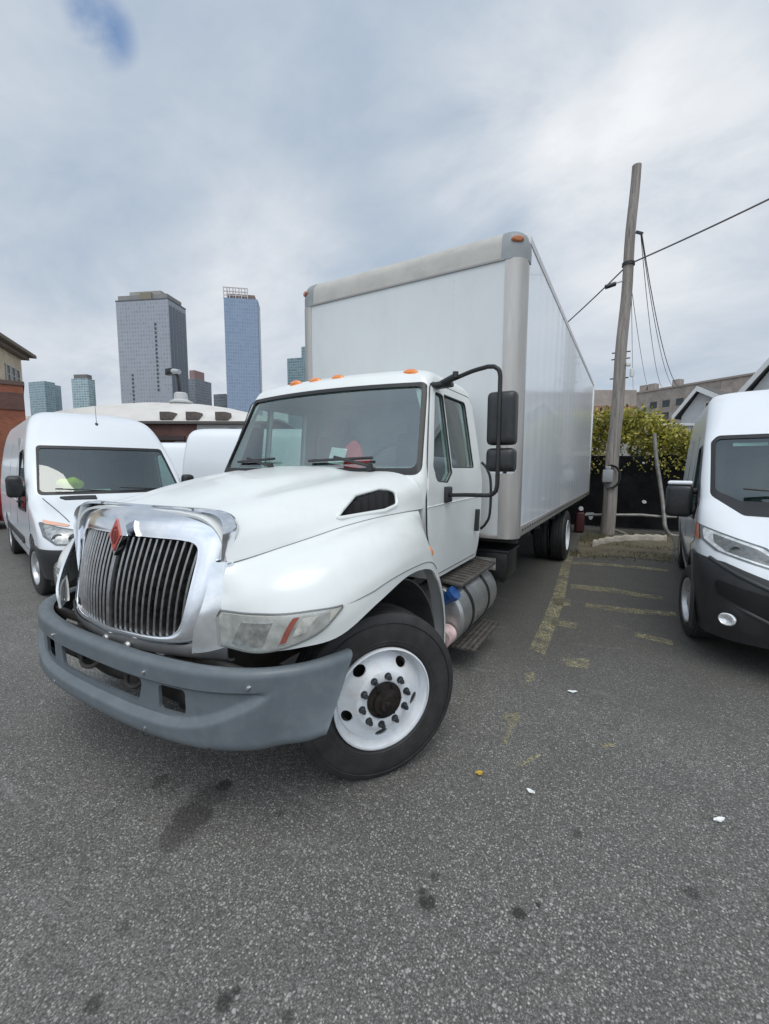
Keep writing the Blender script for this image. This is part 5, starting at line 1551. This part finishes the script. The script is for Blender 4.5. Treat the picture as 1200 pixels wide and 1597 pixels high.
# warehouse with a bowed white roof
E0 = at(20, 735, 36); E1 = at(420, 735, 36); ez = at(300, 657, 36).z
t, L = wall_box('warehouse', 'low warehouse with bowed white roof and dark brick front, under the towers', (E0, E1), 0, ez, 22, BRD)
rows = []
for i in range(33):
    u = i / 32
    hgt = at(lerp(20, 420, u), interp(lerp(20, 420, u), [(20, 652), (75, 640), (140, 633), (200, 630), (283, 633), (330, 639), (378, 649), (420, 657)]), 40).z - ez + .2
    rows.append([V((u * L, -.25, ez - .02)), V((u * L, .6, ez + hgt * .28)), V((u * L, 2.0, ez + hgt * .68)), V((u * L, 4.2, ez + hgt)), V((u * L, 9, ez + hgt * 1.0)), V((u * L, 21, ez + hgt * .4))])
obj('bowed_roof', thick(grid(rows, 1, 4), 0, .15), M('roof_white', (.62, .60, .57), .7, var=.06, vs=.5, dirt=(.4, .37, .33), ds=.8, damt=.3), t, 60)
bm = NB(); box(bm, (L / 2, -.28, ez - .12), (L, .1, .22)); obj('gutter', bm, M('gutter', (.10, .09, .085), .6), t, flat=True)
def lx(px): return (at(px, 735, 36) - E0).length
for px in (265, 305, 350):
    bm = NB(); box(bm, (0, 0, 0), (1.05, .9, .62)); o = obj('roof_hatch', bm, M('hatch', (.11, .09, .08), .7, var=.3, vs=3), t, flat=True); o.location = (lx(px), .25, ez + .42)
    bm = NB(); box(bm, (-.1, 0, .33), (.8, .95, .05)); obj('hatch_lid', bm, M('hatch_lid', (.32, .29, .26), .6), o, flat=True)
bm = NB(); box(bm, (lx(360), -.06, ez - .75), (lx(420) - lx(322), .1, 1.0)); obj('grey_panel', bm, M('grey_panel', (.30, .30, .29), .7, var=.1, vs=2), t, flat=True)
bm = NB(); box(bm, (lx(250), -.1, ez - 1.4), (4.5, .2, .35)); obj('canopy', bm, M('canopy_dark', (.05, .035, .035), .7), t, flat=True)
# ventilator and flood light mast on the roof
p = at(283, 634, 40)
bm = NB(); lathe(bm, [(-.6, 0), (-.6, .55), (-.1, .6), (-.05, .85), (.05, .95), (.18, .95), (.22, .82), (.30, 1.0), (.42, 1.0), (.62, .62), (1.15, .56), (1.25, .45), (1.28, 0)], 32, 'z')
o = obj('roof_ventilator', bm, M('vent_white', (.52, .53, .53), .6, var=.1, vs=2, dirt=(.25, .24, .23), ds=2, damt=.4)); o.location = (p.x, p.y, p.z); props(o, 'white mushroom-shaped ventilator on the bowed warehouse roof', 'ventilator')
p = at(281, 632, 42); q = at(270, 578, 42)
t = thing('floodlight_mast', 'dark mast with box floodlight rising behind the mushroom ventilator', 'floodlight', (p.x, p.y, p.z - 1))
dz = q.z - p.z + 1
bm = NB(); tube(bm, [(0, 0, 0), (0, 0, dz * .6), (-.15, 0, dz * .85), (-.5, 0, dz)], .16, 8); obj('mast', bm, MT['black_metal'], t)
bm = NB(); box(bm, (-1.15, -.1, dz), (.95, .5, .62), bev=.05); obj('lamp_box', bm, MT['black_metal'], t)
bm = NB(); cyl(bm, (-.7, -.1, dz), (.25, -.1, dz - .15), .26, .22, 16); obj('lamp_tube', bm, M('lamp_grey', (.4, .42, .44), .5), t)

# ---- right side: long apartment building
def roofpt(px, py, D): return at(px, py, D)
C0 = at(1125, 592, 112); z1 = C0.z
Lf = at(984, 612, 134)
t, L = wall_box('apartment_building', 'long grey-brown apartment building with dark windows beyond the white houses', (Lf, C0), 0, z1, 18, GRB)
bm = NB(); box(bm, (L / 2 + 14, 9, z1 + .15), (L + 28.5, 18.5, .5)); obj('roof_edge', bm, M('roof_edge', (.30, .25, .22), .7), t, flat=True)
bm = NB(); box(bm, (L + 14, 9 + .1, z1 / 2), (28, 18, z1)); obj('side_wing', bm, BRD and brick_mat('wing_brick', (.40, .34, .30), (.37, .31, .28), (.25, .22, .2)), t, flat=True)
def lxr(px):
    # distance along the facade where the sight line at px crosses it
    d = ray(px, 735); a = V((Lf.x, Lf.y)); e = V((C0.x - Lf.x, C0.y - Lf.y)); e2 = e.normalized()
    o = V((_C.x, _C.y)); D_ = V((d.x, d.y))
    det = D_.x * (-e2.y) + D_.y * e2.x
    r_ = a - o
    return (D_.x * r_.y - D_.y * r_.x) / det if False else ((r_.x * D_.y - r_.y * D_.x) / (e2.y * D_.x - e2.x * D_.y))
for px, dy in ((1013, 0), (1032, 0), (1053, 0), (1078, 0), (1103, -4)):
    x = lxr(px)
    for k, zz in enumerate((z1 - 4.2, z1 - 7.6, z1 - 11.0)):
        window(t, x, zz, 2.0, 1.9, False)
for px in (990, 1003, 1040):
    bm = NB(); box(bm, (0, 0, 0), (2.0, 2.0, 2.2)); o = obj('chimney', bm, GRB, t, flat=True); o.location = (lxr(px), 2.5, z1 + 1.3)
A = at(880, 735, 64); B = at(986, 735, 64); z2 = at(950, 608, 64).z
t, L = wall_box('brick_block', 'tan block with orange-brown lower band beside the top rear of the cargo box', (A, B), 0, z2, 14, brick_mat('tan_block', (.36, .31, .27), (.33, .28, .25), (.3, .27, .24)))
bm = NB(); box(bm, (L / 2, -.06, z2 - 4.4), (L, .2, 4.2)); obj('brick_band', bm, brick_mat('orange_brick', (.30, .17, .10), (.26, .15, .09), (.22, .16, .12)), t, flat=True)

# ---- white gabled houses
SID = new_mat('white_siding')
def siding():
    m, nt, b = new_mat('white_siding')
    w = nt.nodes.new('ShaderNodeTexWave'); w.wave_type = 'BANDS'; w.bands_direction = 'Z'; w.wave_profile = 'SAW'; w.inputs['Scale'].default_value = 2.6
    v = texco(nt); nt.links.new(v, w.inputs[0])
    c = ramp(nt, noise(nt, v, 1.5, 5), [(.3, (.52, .54, .55)), (.7, (.60, .62, .63))]); nt.links.new(c, b.inputs['Base Color']); b.inputs['Roughness'].default_value = .55
    bump(nt, b, w.outputs['Fac'], .6, .03); return m
SID = siding(); SHG = M('shingle', (.10, .095, .09), .9, var=.25, vs=8, bmp=.4, bs=20); TRW = M('trim_white', (.62, .63, .63), .5, var=.05, vs=4)
def gable_house(label, pl, plY, pp, ppY, pr, D, dep, DR=None):
    a = at(pl, plY, D); p = at(pp, ppY, D); b = at(pr, plY, DR or D)
    ax = V((b.x - a.x, b.y - a.y, 0)); L = ax.length; xm = (V((p.x - a.x, p.y - a.y, 0))).dot(ax.normalized()); xm = min(max(xm, L * .3), L * .7)
    t = thing('gabled_house', label, 'house', (a.x, a.y, 0), math.atan2(ax.y, ax.x))
    ze, zp = a.z, p.z
    bm = NB(); prism(bm, [(.25, 0), (L - .25, 0), (L - .25, ze), (xm, zp - .15), (.25, ze)], 'y', 0, dep); obj('wall', bm, SID, t, flat=True)
    bm = NB()
    prism(bm, [(0, ze - .12), (0, ze + .05), (xm, zp + .10), (L, ze + .05), (L, ze - .12), (xm, zp - .10)], 'y', -.35, dep + .3); obj('roof', bm, SHG, t, flat=True)
    bm = NB(); prism(bm, [(-.03, ze - .24), (-.03, ze + .02), (xm, zp + .07), (L + .03, ze + .02), (L + .03, ze - .24), (xm, zp - .18)], 'y', -.40, -.352); obj('rake_trim', bm, TRW, t, flat=True)
    return t, L, ze
t, L, ze = gable_house('white sided house with low gable showing over the roof of the right van', 1055, 650, 1115, 610, 1178, 22, 5, 19.3)
window(t, L * .52, ze + .2, .8, .7, True)
gable_house('second white house whose roof edge rises to the right picture edge', 1148, 626, 1262, 548, 1376, 16, 5, 13.0)
A = at(1026, 735, 17.5); B = at(1110, 735, 17.5); z3 = at(1060, 664, 17.5).z
t, L = wall_box('white_shed', 'pale plain shed wall between the bush and the right van', (A, B), 0, z3, 4, M('shed_wall', (.50, .48, .43), .8, var=.08, vs=2, dirt=(.3, .28, .24), ds=2, damt=.4), 'shed')
bm = NB(); box(bm, (L / 2, 2, z3 + .05), (L + .2, 4.2, .1)); obj('shed_roof', bm, TRW, t, flat=True)
# =================================================================== FENCE, POLE, BUSH AND SMALL THINGS
FY = 11.3
ftop = 1.95
t = thing('screened_fence', 'black screened chain link fence behind the utility pole', 'fence', (0, FY, 0))
random.seed(3)
rows = []
for i in range(121):
    x = -3 + 12 * i / 120
    rows.append([V((x, .03 * math.sin(x * 7) * math.sin(z * 5) + .02 * math.sin(x * 23 + z * 9), z)) for z in [.04 + (ftop - .04) * k / 14 + (.02 * math.sin(x * 5) if k == 14 else 0) for k in range(15)]])
obj('screen', thick(rows, 0, .006), M('screen_black', (.009, .009, .010), .8, var=.3, vs=3, dirt=(.028, .027, .025), ds=4, damt=.4, bmp=.5, bs=60, spec=.1), t, 60)
for k in range(6):
    bm = NB(); cyl(bm, (0, .08, 0), (0, .08, ftop + .06), .03, n=12); o = obj('post', bm, MT['black_metal'], t); o.location = (-3 + k * 2.4, 0, 0)
bm = NB(); cyl(bm, (-3, .07, ftop - .02), (9, .07, ftop - .02), .022, n=10); obj('top_rail', bm, MT['black_metal'], t)
GALV = M('galvanised', (.30, .29, .27), .5, .5, var=.15, vs=10, dirt=(.14, .10, .07), ds=8, damt=.5)
WOOD = None
def wood():
    m, nt, b = new_mat('weathered_wood')
    v = texco(nt, (9, 9, .35)); n1 = noise(nt, v, 2.0, 8, .65, .6)
    c = ramp(nt, n1, [(.28, (.12, .105, .092)), (.5, (.25, .225, .20)), (.75, (.37, .34, .31))])
    n2 = ramp(nt, noise(nt, texco(nt, (30, 30, .8)), 2, 6, .7), [(.56, 0.0), (.64, .75)])
    c = mixc(nt, n2, c, (.045, .035, .03)); nt.links.new(c, b.inputs['Base Color']); b.inputs['Roughness'].default_value = .85
    bump(nt, b, n1, .8, .02); return m
WOOD = wood()
# utility pole
pb = V((1.72, 10.06, 0)); Dp = (pb - _C).dot(_fh)
ptop = at(993, 258, Dp)
t = thing('utility_pole', 'tall weathered wooden utility pole behind the box truck', 'pole', pb)
ax = ptop - pb
bm = NB(); N_ = 30
pts = [ax * (k / N_) + V((.012 * math.sin(k * .7), .01 * math.cos(k * .9), 0)) for k in range(N_ + 1)]
pts[0].z = -.05
tube(bm, pts, [lerp(.165, .095, (k / N_) ** .8) for k in range(N_ + 1)], 20)
obj('shaft', bm, WOOD, t, 60)
def on_pole(z): return ax * (z / ax.z)
# hardware
zc = at(985, 412, Dp).z; c = on_pole(zc)
bm = NB(); lathe(bm, [(-.035, .122), (-.035, .135), (.035, .135), (.035, .122)], 24, 'z', c, True); obj('clamp_band', bm, MT['black_metal'], t)
zc2 = at(978, 438, Dp).z; c = on_pole(zc2)
bm = NB(); tube(bm, [c + V((-.10, -.05, 0)), c + V((-.22, -.10, -.03)), c + V((-.27, -.12, -.06))], .022, 8); obj('camera_arm', bm, M('gadget_white', (.6, .6, .6), .5), t)
bm = NB(); cyl(bm, c + V((-.24, -.10, -.05)), c + V((-.43, -.2, -.12)), .05, .05, 14); obj('security_camera', bm, MT['black_metal'], t)
zc3 = at(975, 573, Dp).z; c = on_pole(zc3)
bm = NB(); box(bm, c + V((.17, -.05, .05)), (.10, .10, .10), bev=.02); obj('junction_box', bm, M('gadget_w2', (.62, .61, .58), .5), t)
bm = NB(); lathe(bm, [(-.09, 0), (-.09, .04), (0, .05), (.08, .045), (.10, 0)], 14, 'z', c + V((.25, -.06, -.16))); obj('insulator', bm, M('gadget_w3', (.6, .6, .58), .4), t)
for z in (zc3 - .25, zc3 + .35, 4.2):
    c = on_pole(z); bm = NB(); cyl(bm, c + V((-.20, 0, 0)), c + V((.19, 0, 0)), .014, n=8); obj('step_bolt', bm, MT['hub_rust'], t)
zm = at(950, 742, Dp).z; c = on_pole(zm)
bm = NB(); box(bm, c + V((-.07, -.19, 0)), (.22, .12, .30), bev=.015); box(bm, c + V((-.07, -.19, .19)), (.12, .09, .09), bev=.02); obj('meter_box', bm, M('meter_grey', (.30, .31, .32), .5, var=.1, vs=8), t)
bm = NB()
for q, rr in enumerate((.235, .22, .245)):
    tube(bm, [c + V((.0 + math.cos(2 * PI * k / 30) * rr * .8, -.17 - .02 * q, math.sin(2 * PI * k / 30) * rr * 1.15 - .02)) for k in range(30)], .016, 6, closed=True)
obj('cable_coil', bm, MT['seal'], t)
# wires
def wire(name, label, p0, p1, sag, r=.012, n=16, mat=None, group=None):
    bm = NB(); p0 = V(p0); p1 = V(p1)
    tube(bm, [p0.lerp(p1, k / n) - V((0, 0, sag * 4 * (k / n) * (1 - k / n))) for k in range(n + 1)], r, 6)
    o = obj(name, bm, mat or MT['seal']); return props(o, label, 'wire', group)
WG = M('wire_grey', (.12, .115, .12), .6)
pc = pb + on_pole(zc)
wire('overhead_wire', 'thick overhead wire running from the pole clamp out of the top right', pc, at(1290, 266, 7.5), .03, .017, mat=WG)
wire('overhead_wire', 'thick overhead wire running down from the pole clamp behind the cargo box', pc, at(770, 590, 22), .25, .017, mat=WG)
ph = pb + on_pole(at(990, 366, Dp).z) + V((.12, 0, 0))
bm = NB(); box(bm, ph - pb + V((.05, 0, 0)), (.16, .05, .05), rot=(0, .5, 0)); obj('wire_hook', bm, MT['black_metal'], t)
gl = 'loose wires hanging from the pole towards the houses'
wire('drop_wire', 'longest loose drop wire, landing farthest right of those hanging from the pole', ph + V((.10, 0, -.04)), at(1066, 606, 20), .9, .011, mat=WG, group=gl)
wire('drop_wire', 'loose drop wire just left of the farthest right one', ph + V((.09, 0, -.06)), at(1052, 604, 22), .7, .009, mat=WG, group=gl)
wire('drop_wire', 'loose drop wire ending above the second window column', ph + V((.08, 0, -.05)), at(1037, 606, 24), .9, .008, mat=WG, group=gl)
pw = pb + on_pole(at(986, 450, Dp).z) + V((.1, 0, 0))
wire('drop_wire', 'thin drop wire nearest the pole, hanging almost straight down', pw, at(988, 608, 22), .1, .007, mat=WG, group=gl)
wire('drop_wire', 'thin drop wire second nearest the pole', pw, at(1011, 606, 22), .2, .007, mat=WG, group=gl)

# pipes
bm = NB(); p = [at(900, 803, 10.9), at(964, 803, 10.7), at(1000, 803, 10.6), at(1034, 806, 10.5), at(1056, 806, 10.4)]; tube(bm, p, .035, 10)
o = obj('guard_rail_pipe', bm, GALV); props(o, 'horizontal grey pipe rail crossing in front of the black fence', 'rail')
bm = NB(); p = spline([at(1021, 676, 10.6), at(1024, 715, 10.6), at(1031, 760, 10.55), at(1036, 800, 10.4), at(1038, 822, 10.3), at(1046, 834, 10.3), at(1062, 838, 10.2)], 5); tube(bm, p, .048, 10)
o = obj('bent_pipe', bm, GALV); props(o, 'leaning bent grey metal pipe between the utility pole and the right van', 'pipe')
bm = NB(); tube(bm, [at(958, 826, 10.6), at(975, 832, 10.4), at(992, 842, 10.2)], .03, 8); o = obj('broken_pipe', bm, GALV); props(o, 'short pipe lying from the pole foot towards the stone kerb', 'pipe')

# grass patch and stone kerb
gpatch = [(900, 872), (925, 868), (960, 868), (1048, 876), (1050, 850), (1046, 838), (960, 836), (925, 838), (902, 845)]
bm = NB(); fv = [bm.verts.new((p.x, p.y, .006)) for p in [gp(*q) for q in gpatch]]; bm.faces.new(fv); bmesh.ops.triangulate(bm, faces=bm.faces[:])
o = obj('dirt_patch', bm, M('dirt', (.13, .11, .075), .95, var=.35, vs=2.5, dirt=(.05, .045, .03), ds=5, damt=.6, bmp=.6, bs=20)); props(o, kind='structure')
random.seed(11)
bm = NB()
xs = [gp(*q) for q in gpatch]
x0, x1 = min(p.x for p in xs), max(p.x for p in xs); y0, y1 = min(p.y for p in xs), max(p.y for p in xs)
for k in range(5200):
    x, y = random.uniform(x0, x1 + .2), random.uniform(y0 + .15, y1 + .3)
    if math.sin(x * 3.1) * math.cos(y * 2.3 + 1) + random.uniform(-.6, .6) < 0: continue
    if abs(x - 2.35) < .7 and 7.75 < y < 8.2: continue
    h = random.uniform(.02, .07) * (1.6 if x < 1.7 else 1); a = random.uniform(0, 2 * PI); w = .006
    lean = random.uniform(-.04, .04)
    bm.faces.new([bm.verts.new((x - w * math.cos(a), y - w * math.sin(a), .004)), bm.verts.new((x + w * math.cos(a), y + w * math.sin(a), .004)), bm.verts.new((x + lean, y + lean * .5, h))])
def leafm(name, cols, rough=.55, trans=.3):
    m, nt, b = new_mat(name)
    ge = nt.nodes.new('ShaderNodeNewGeometry')
    c = ramp(nt, ge.outputs['Random Per Island'], cols)
    n = noise(nt, texco(nt), 1.4, 3)
    nt.links.new(mixc(nt, 1.0, c, ramp(nt, n, [(.35, .6), (.65, 1.25)]), 'MULTIPLY'), b.inputs['Base Color']); b.inputs['Roughness'].default_value = rough
    out = [x for x in nt.nodes if x.type == 'OUTPUT_MATERIAL'][0]
    tl = nt.nodes.new('ShaderNodeBsdfTranslucent'); nt.links.new(c, tl.inputs[0]); mx = nt.nodes.new('ShaderNodeMixShader'); mx.inputs[0].default_value = trans
    nt.links.new(b.outputs[0], mx.inputs[1]); nt.links.new(tl.outputs[0], mx.inputs[2]); nt.links.new(mx.outputs[0], out.inputs[0])
    return m
o = obj('grass', bm, leafm('grass_blades', [(0, (.07, .075, .025)), (.5, (.14, .13, .05)), (1, (.22, .18, .09))]), flat=True); props(o, kind='stuff')
random.seed(2)
kp = [gp(925, 852), gp(945, 847), gp(975, 843), gp(1010, 842), gp(1040, 843)]
bm = NB()
ring = []
for i, p in enumerate(spline(kp, 6)):
    w = .10 + .02 * math.sin(i * 1.3); h = .10 + .015 * math.sin(i * 2.1 + 1)
    ring.append([V((p.x, p.y - w, 0)), V((p.x, p.y - w + .02, h)), V((p.x, p.y + .04, h + .012)), V((p.x, p.y + w + .1, h)), V((p.x, p.y + w + .12, 0))])
solid_rings(ring, bm)
o = obj('stone_kerb', bm, M('stone_kerb', (.40, .37, .31), .9, var=.2, vs=4, dirt=(.10, .09, .05), ds=6, damt=.6, bmp=.5, bs=25), None, 60); props(o, 'low rounded stone kerb around the grass patch at the pole foot', 'kerb')

# bucket, canister
p = gp(920, 822)
t = thing('plastic_bucket', 'pale grey plastic bucket standing beside the utility pole foot', 'bucket', (p.x, p.y + .2, 0))
bm = NB(); lathe(bm, [(.0, 0), (.0, .13), (.36, .165), (.36, .175), (.40, .175), (.40, .155), (.02, .12), (.02, 0)], 28, 'z'); obj('pail', bm, M('bucket', (.50, .53, .55), .5, var=.1, vs=8), t)
bm = NB(); tube(bm, [(math.cos(a) * .17, -.04 * math.sin(a) - .02, .37 - .12 * math.sin(a)) for a in [k * PI / 12 for k in range(13)]], .005, 6); obj('handle', bm, MT['aluminium'], t)
p = gp(902, 832)
t = thing('fuel_canister', 'dark red canister with white cap beside the rear wheel of the truck', 'canister', (p.x, p.y + .2, 0), .3)
bm = NB(); box(bm, (0, 0, .27), (.22, .2, .52), bev=.05, seg=4); tube(bm, [(-.09, 0, .53), (-.07, 0, .60), (.05, 0, .60), (.08, 0, .53)], .02, 8); obj('can_body', bm, M('dark_red', (.06, .010, .013), .5, var=.2, vs=8), t)
bm = NB(); cyl(bm, (.0, -.11, .62), (.0, -.07, .62), .055, n=20); obj('cap', bm, MT['paper'], t)
bm = NB(); tube(bm, [gp(914, 815) + V((0, .3, 0)), gp(914, 815) + V((0, .3, 2.0))], .03, 8); o = obj('fence_standpipe', bm, GALV); props(o, 'thin vertical grey pipe standing beside the rear of the cargo box', 'pipe')

# bush overhanging the fence
random.seed(21)
bc = at(985, 690, 12.2)
t = thing('overgrown_bush', 'yellow-green leafy bush spilling over the black fence', 'bush', (bc.x, 12.1, 0))
bm = NB()
for k in range(16):
    a = random.uniform(0, 2 * PI); r = random.uniform(.05, .5)
    top_ = V((random.uniform(-1.6, 1.7), random.uniform(-.5, .5), random.uniform(1.7, 2.8)))
    b0 = V((math.cos(a) * r, math.sin(a) * r * .5, 0)); mid = b0.lerp(top_, .55) + V((random.uniform(-.2, .2), random.uniform(-.15, .15), .3))
    tube(bm, spline([b0, mid, top_], 4), [.035 - .028 * q / 8 for q in range(9)], 6)
obj('stem', bm, M('stem_brown', (.10, .075, .05), .9), t)
bm = NB()
def leaf(bm, p, d, s):
    d = d.normalized(); x, y = frame_of(d)
    a = random.uniform(0, 2 * PI); sd = x * math.cos(a) + y * math.sin(a); n = d.cross(sd)
    v0 = bm.verts.new(p); v1 = bm.verts.new(p + d * s * .5 + sd * s * .26 + n * s * .05); v2 = bm.verts.new(p + d * s); v3 = bm.verts.new(p + d * s * .5 - sd * s * .26 + n * s * .05)
    bm.faces.new((v0, v1, v2, v3))
def crown_top(x): return interp(x, [(-2.2, 2.3), (-1.5, 2.9), (-.6, 3.1), (0, 3.15), (.5, 3.0), (1.1, 2.5), (1.7, 2.4), (2.2, 2.25)])
cl = []
for k in range(360):
    x = random.uniform(-2.3, 2.2); zt = crown_top(x); z = zt - abs(random.gauss(0, .55)) ; 
    if z < 1.2: z = random.uniform(1.5, zt)
    y = random.uniform(-.95, .7)
    cl.append((V((x, y, z)), random.uniform(.10, .24)))
for c, r in cl:
    for j in range(34):
        v = V((random.gauss(0, 1), random.gauss(0, 1), random.gauss(0, .8))); v.normalize(); p = c + v * r * random.uniform(.5, 1.1)
        leaf(bm, p, v + V((0, -.2, -.25)), random.uniform(.08, .16))
for k in range(26):    # drooping sprays over the fence
    x = random.uniform(-1.2, 1.5); z = random.uniform(1.8, 2.2); y = random.uniform(-1.0, -.75)
    for j in range(16):
        p = V((x + j * .018 * random.choice((-1, 1, 1)), y - .05 * math.sin(j * .3), z - j * .025)); leaf(bm, p, V((random.uniform(-1, 1), -.5, -.6)), random.uniform(.05, .10))
obj('foliage', bm, leafm('bush_leaves', [(0, (.06, .085, .02)), (.3, (.22, .23, .04)), (.65, (.52, .47, .08)), (1, (.72, .64, .20))]), t, flat=True)
# litter along the fence
for i, (px, py, s, lab) in enumerate([(1005, 782, .05, 'small white scrap of rag caught on the black fence'), (1004, 722, .03, 'tiny pale scrap caught near the top of the black fence')]):
    p = at(px, py, 11.15); bm = NB(); A = [[V((u * s, -.02 * math.sin(u * 3 + v * 4), v * s * .8 * (1 - .4 * abs(u)))) for v in (-1, -.3, .4, 1)] for u in (-1, -.4, .2, 1)]
    o = obj('rag_scrap', thick(grid(A, 2, 2), 0, .004), MT['paper']); o.location = (p.x, FY - .08, p.z); o.rotation_euler = (0, .6, 0); props(o, lab, 'litter')
for k in range(26):
    pass
EXPO = 0.0
# ------------------------------------------------------------------ light, sky, camera
def make_world():
    w = bpy.data.worlds.new('World'); scene.world = w; w.use_nodes = True
    nt = w.node_tree; nt.nodes.clear()
    out = nt.nodes.new('ShaderNodeOutputWorld'); bg = nt.nodes.new('ShaderNodeBackground')
    bg.inputs[1].default_value = .1
    sky = nt.nodes.new('ShaderNodeTexSky'); sky.sky_type = 'NISHITA'; sky.sun_disc = False
    sky.sun_elevation = rad(SUN_EL); sky.sun_rotation = rad(SUN_AZ); sky.air_density = 1.2; sky.dust_density = 1.0
    tc = nt.nodes.new('ShaderNodeTexCoord'); sep = nt.nodes.new('ShaderNodeSeparateXYZ')
    nt.links.new(tc.outputs['Generated'], sep.inputs[0])
    zc = math_(nt, 'ADD', math_(nt, 'MAXIMUM', sep.outputs[2], 0.0), .28)
    u = math_(nt, 'DIVIDE', sep.outputs[0], zc); v = math_(nt, 'DIVIDE', sep.outputs[1], zc)
    cmb = nt.nodes.new('ShaderNodeCombineXYZ'); nt.links.new(u, cmb.inputs[0]); nt.links.new(v, cmb.inputs[1])
    mp = nt.nodes.new('ShaderNodeMapping'); mp.inputs['Rotation'].default_value = (0, 0, rad(28)); mp.inputs['Scale'].default_value = (1.1, 1.5, 1)
    mp.inputs['Location'].default_value = (3.1, 1.7, 0)
    nt.links.new(cmb.outputs[0], mp.inputs[0])
    n1 = noise(nt, mp.outputs[0], .55, 6, .5, .45)
    n2 = noise(nt, mp.outputs[0], 1.9, 8, .6, .3)
    n3 = noise(nt, mp.outputs[0], .28, 3, .5, .2)
    s = math_(nt, 'ADD', math_(nt, 'MULTIPLY', n1, .45), math_(nt, 'MULTIPLY', n2, .40))
    s = math_(nt, 'ADD', s, math_(nt, 'MULTIPLY', n3, .15))
    def glow(d, width, amp):
        d = V(d).normalized()
        dp = nt.nodes.new('ShaderNodeVectorMath'); dp.operation = 'DOT_PRODUCT'
        nt.links.new(tc.outputs['Generated'], dp.inputs[0]); dp.inputs[1].default_value = d
        t = nt.nodes.new('ShaderNodeMapRange'); t.interpolation_type = 'SMOOTHSTEP'
        t.inputs['From Min'].default_value = math.cos(rad(width)); t.inputs['From Max'].default_value = 1
        t.inputs['To Max'].default_value = amp
        nt.links.new(dp.outputs['Value'], t.inputs[0])
        return t.outputs[0]
    for d, wd, am in GLOWS:
        g = math_(nt, 'MULTIPLY', glow(d, wd, am), math_(nt, 'ADD', math_(nt, 'MULTIPLY', n2, 1.6), -.15))
        s = math_(nt, 'ADD', s, g)
    hz = nt.nodes.new('ShaderNodeMapRange'); hz.inputs['From Min'].default_value = .0; hz.inputs['From Max'].default_value = .55
    hz.inputs['To Min'].default_value = .10; hz.inputs['To Max'].default_value = .05
    nt.links.new(sep.outputs[2], hz.inputs[0]); s = math_(nt, 'ADD', s, hz.outputs[0])
    c = ramp(nt, s, CLOUD)
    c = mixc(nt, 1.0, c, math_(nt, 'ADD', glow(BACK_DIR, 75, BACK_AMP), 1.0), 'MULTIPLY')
    sc = nt.nodes.new('ShaderNodeVectorMath'); sc.operation = 'SCALE'; sc.inputs[3].default_value = CLOUD_K
    nt.links.new(c, sc.inputs[0])
    hole = math_(nt, 'MULTIPLY', glow(BLUE_DIR, 3.0, 1.0), ramp(nt, noise(nt, mp.outputs[0], 4.5, 5, .55), [(.42, 0.0), (.60, 1.0)]))
    hole = math_(nt, 'ADD', math_(nt, 'MULTIPLY', hole, .9), .0, clamp=True)
    m = mixc(nt, hole, sc.outputs[0], mixc(nt, .55, sky.outputs[0], (1.9, 3.4, 6.6)))
    nt.links.new(m, bg.inputs[0]); nt.links.new(bg.outputs[0], out.inputs[0])

SUN_EL, SUN_AZ = 62, 140
def at_dir(px, py):
    v = V(((px - 600) / 662.6, -(py - 798.5) / 662.6, -1))
    return CAM.matrix_world.to_3x3() @ v
cam = bpy.data.cameras.new('camera'); CAM = bpy.data.objects.new('camera', cam); link(CAM)
cam.sensor_fit = 'HORIZONTAL'; cam.sensor_width = 36; cam.lens = 662.6 / 1200 * 36
cam.clip_start = .05; cam.clip_end = 5000
yaw, pitch, roll = .522, -.102, .002
fw = V((-math.sin(yaw) * math.cos(pitch), math.cos(yaw) * math.cos(pitch), math.sin(pitch)))
rt = V((math.cos(yaw), math.sin(yaw), 0)); up = rt.cross(fw)
r2 = rt * math.cos(roll) + up * math.sin(roll); u2 = -rt * math.sin(roll) + up * math.cos(roll)
CAM.matrix_world = Matrix(((r2.x, u2.x, -fw.x, 2.135), (r2.y, u2.y, -fw.y, -1.686), (r2.z, u2.z, -fw.z, 1.602), (0, 0, 0, 1)))
scene.camera = CAM
GLOWS = [(at_dir(1010, 290), 14, .34), (at_dir(890, 110), 11, .16), (at_dir(740, 190), 12, .14), (at_dir(430, 430), 12, .12), (at_dir(290, 560), 14, .12)]
BLUE_DIR = at_dir(158, 42)
CLOUD = [(.32, (.35, .44, .57)), (.43, (.42, .51, .63)), (.51, (.50, .58, .68)), (.60, (.61, .67, .75)), (.74, (.76, .80, .85)), (.95, (.90, .92, .95))]
CLOUD_K = 10.0
BACK_DIR, BACK_AMP = V((.15, -.72, .55)), .9  # added glow in the unseen sky behind the camera, fills the front faces
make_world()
sl = bpy.data.lights.new('sun', 'SUN'); SUN = bpy.data.objects.new('sun', sl); link(SUN)
sl.energy = 1.5; sl.angle = rad(40); sl.color = (1, .95, .86)
SUN.rotation_euler = (rad(90 - SUN_EL), 0, rad(180) - rad(SUN_AZ))
vs = scene.view_settings
vs.view_transform = 'Standard'; vs.look = 'None'; vs.exposure = EXPO; vs.gamma = 1
scene.render.resolution_x = 769; scene.render.resolution_y = 1024
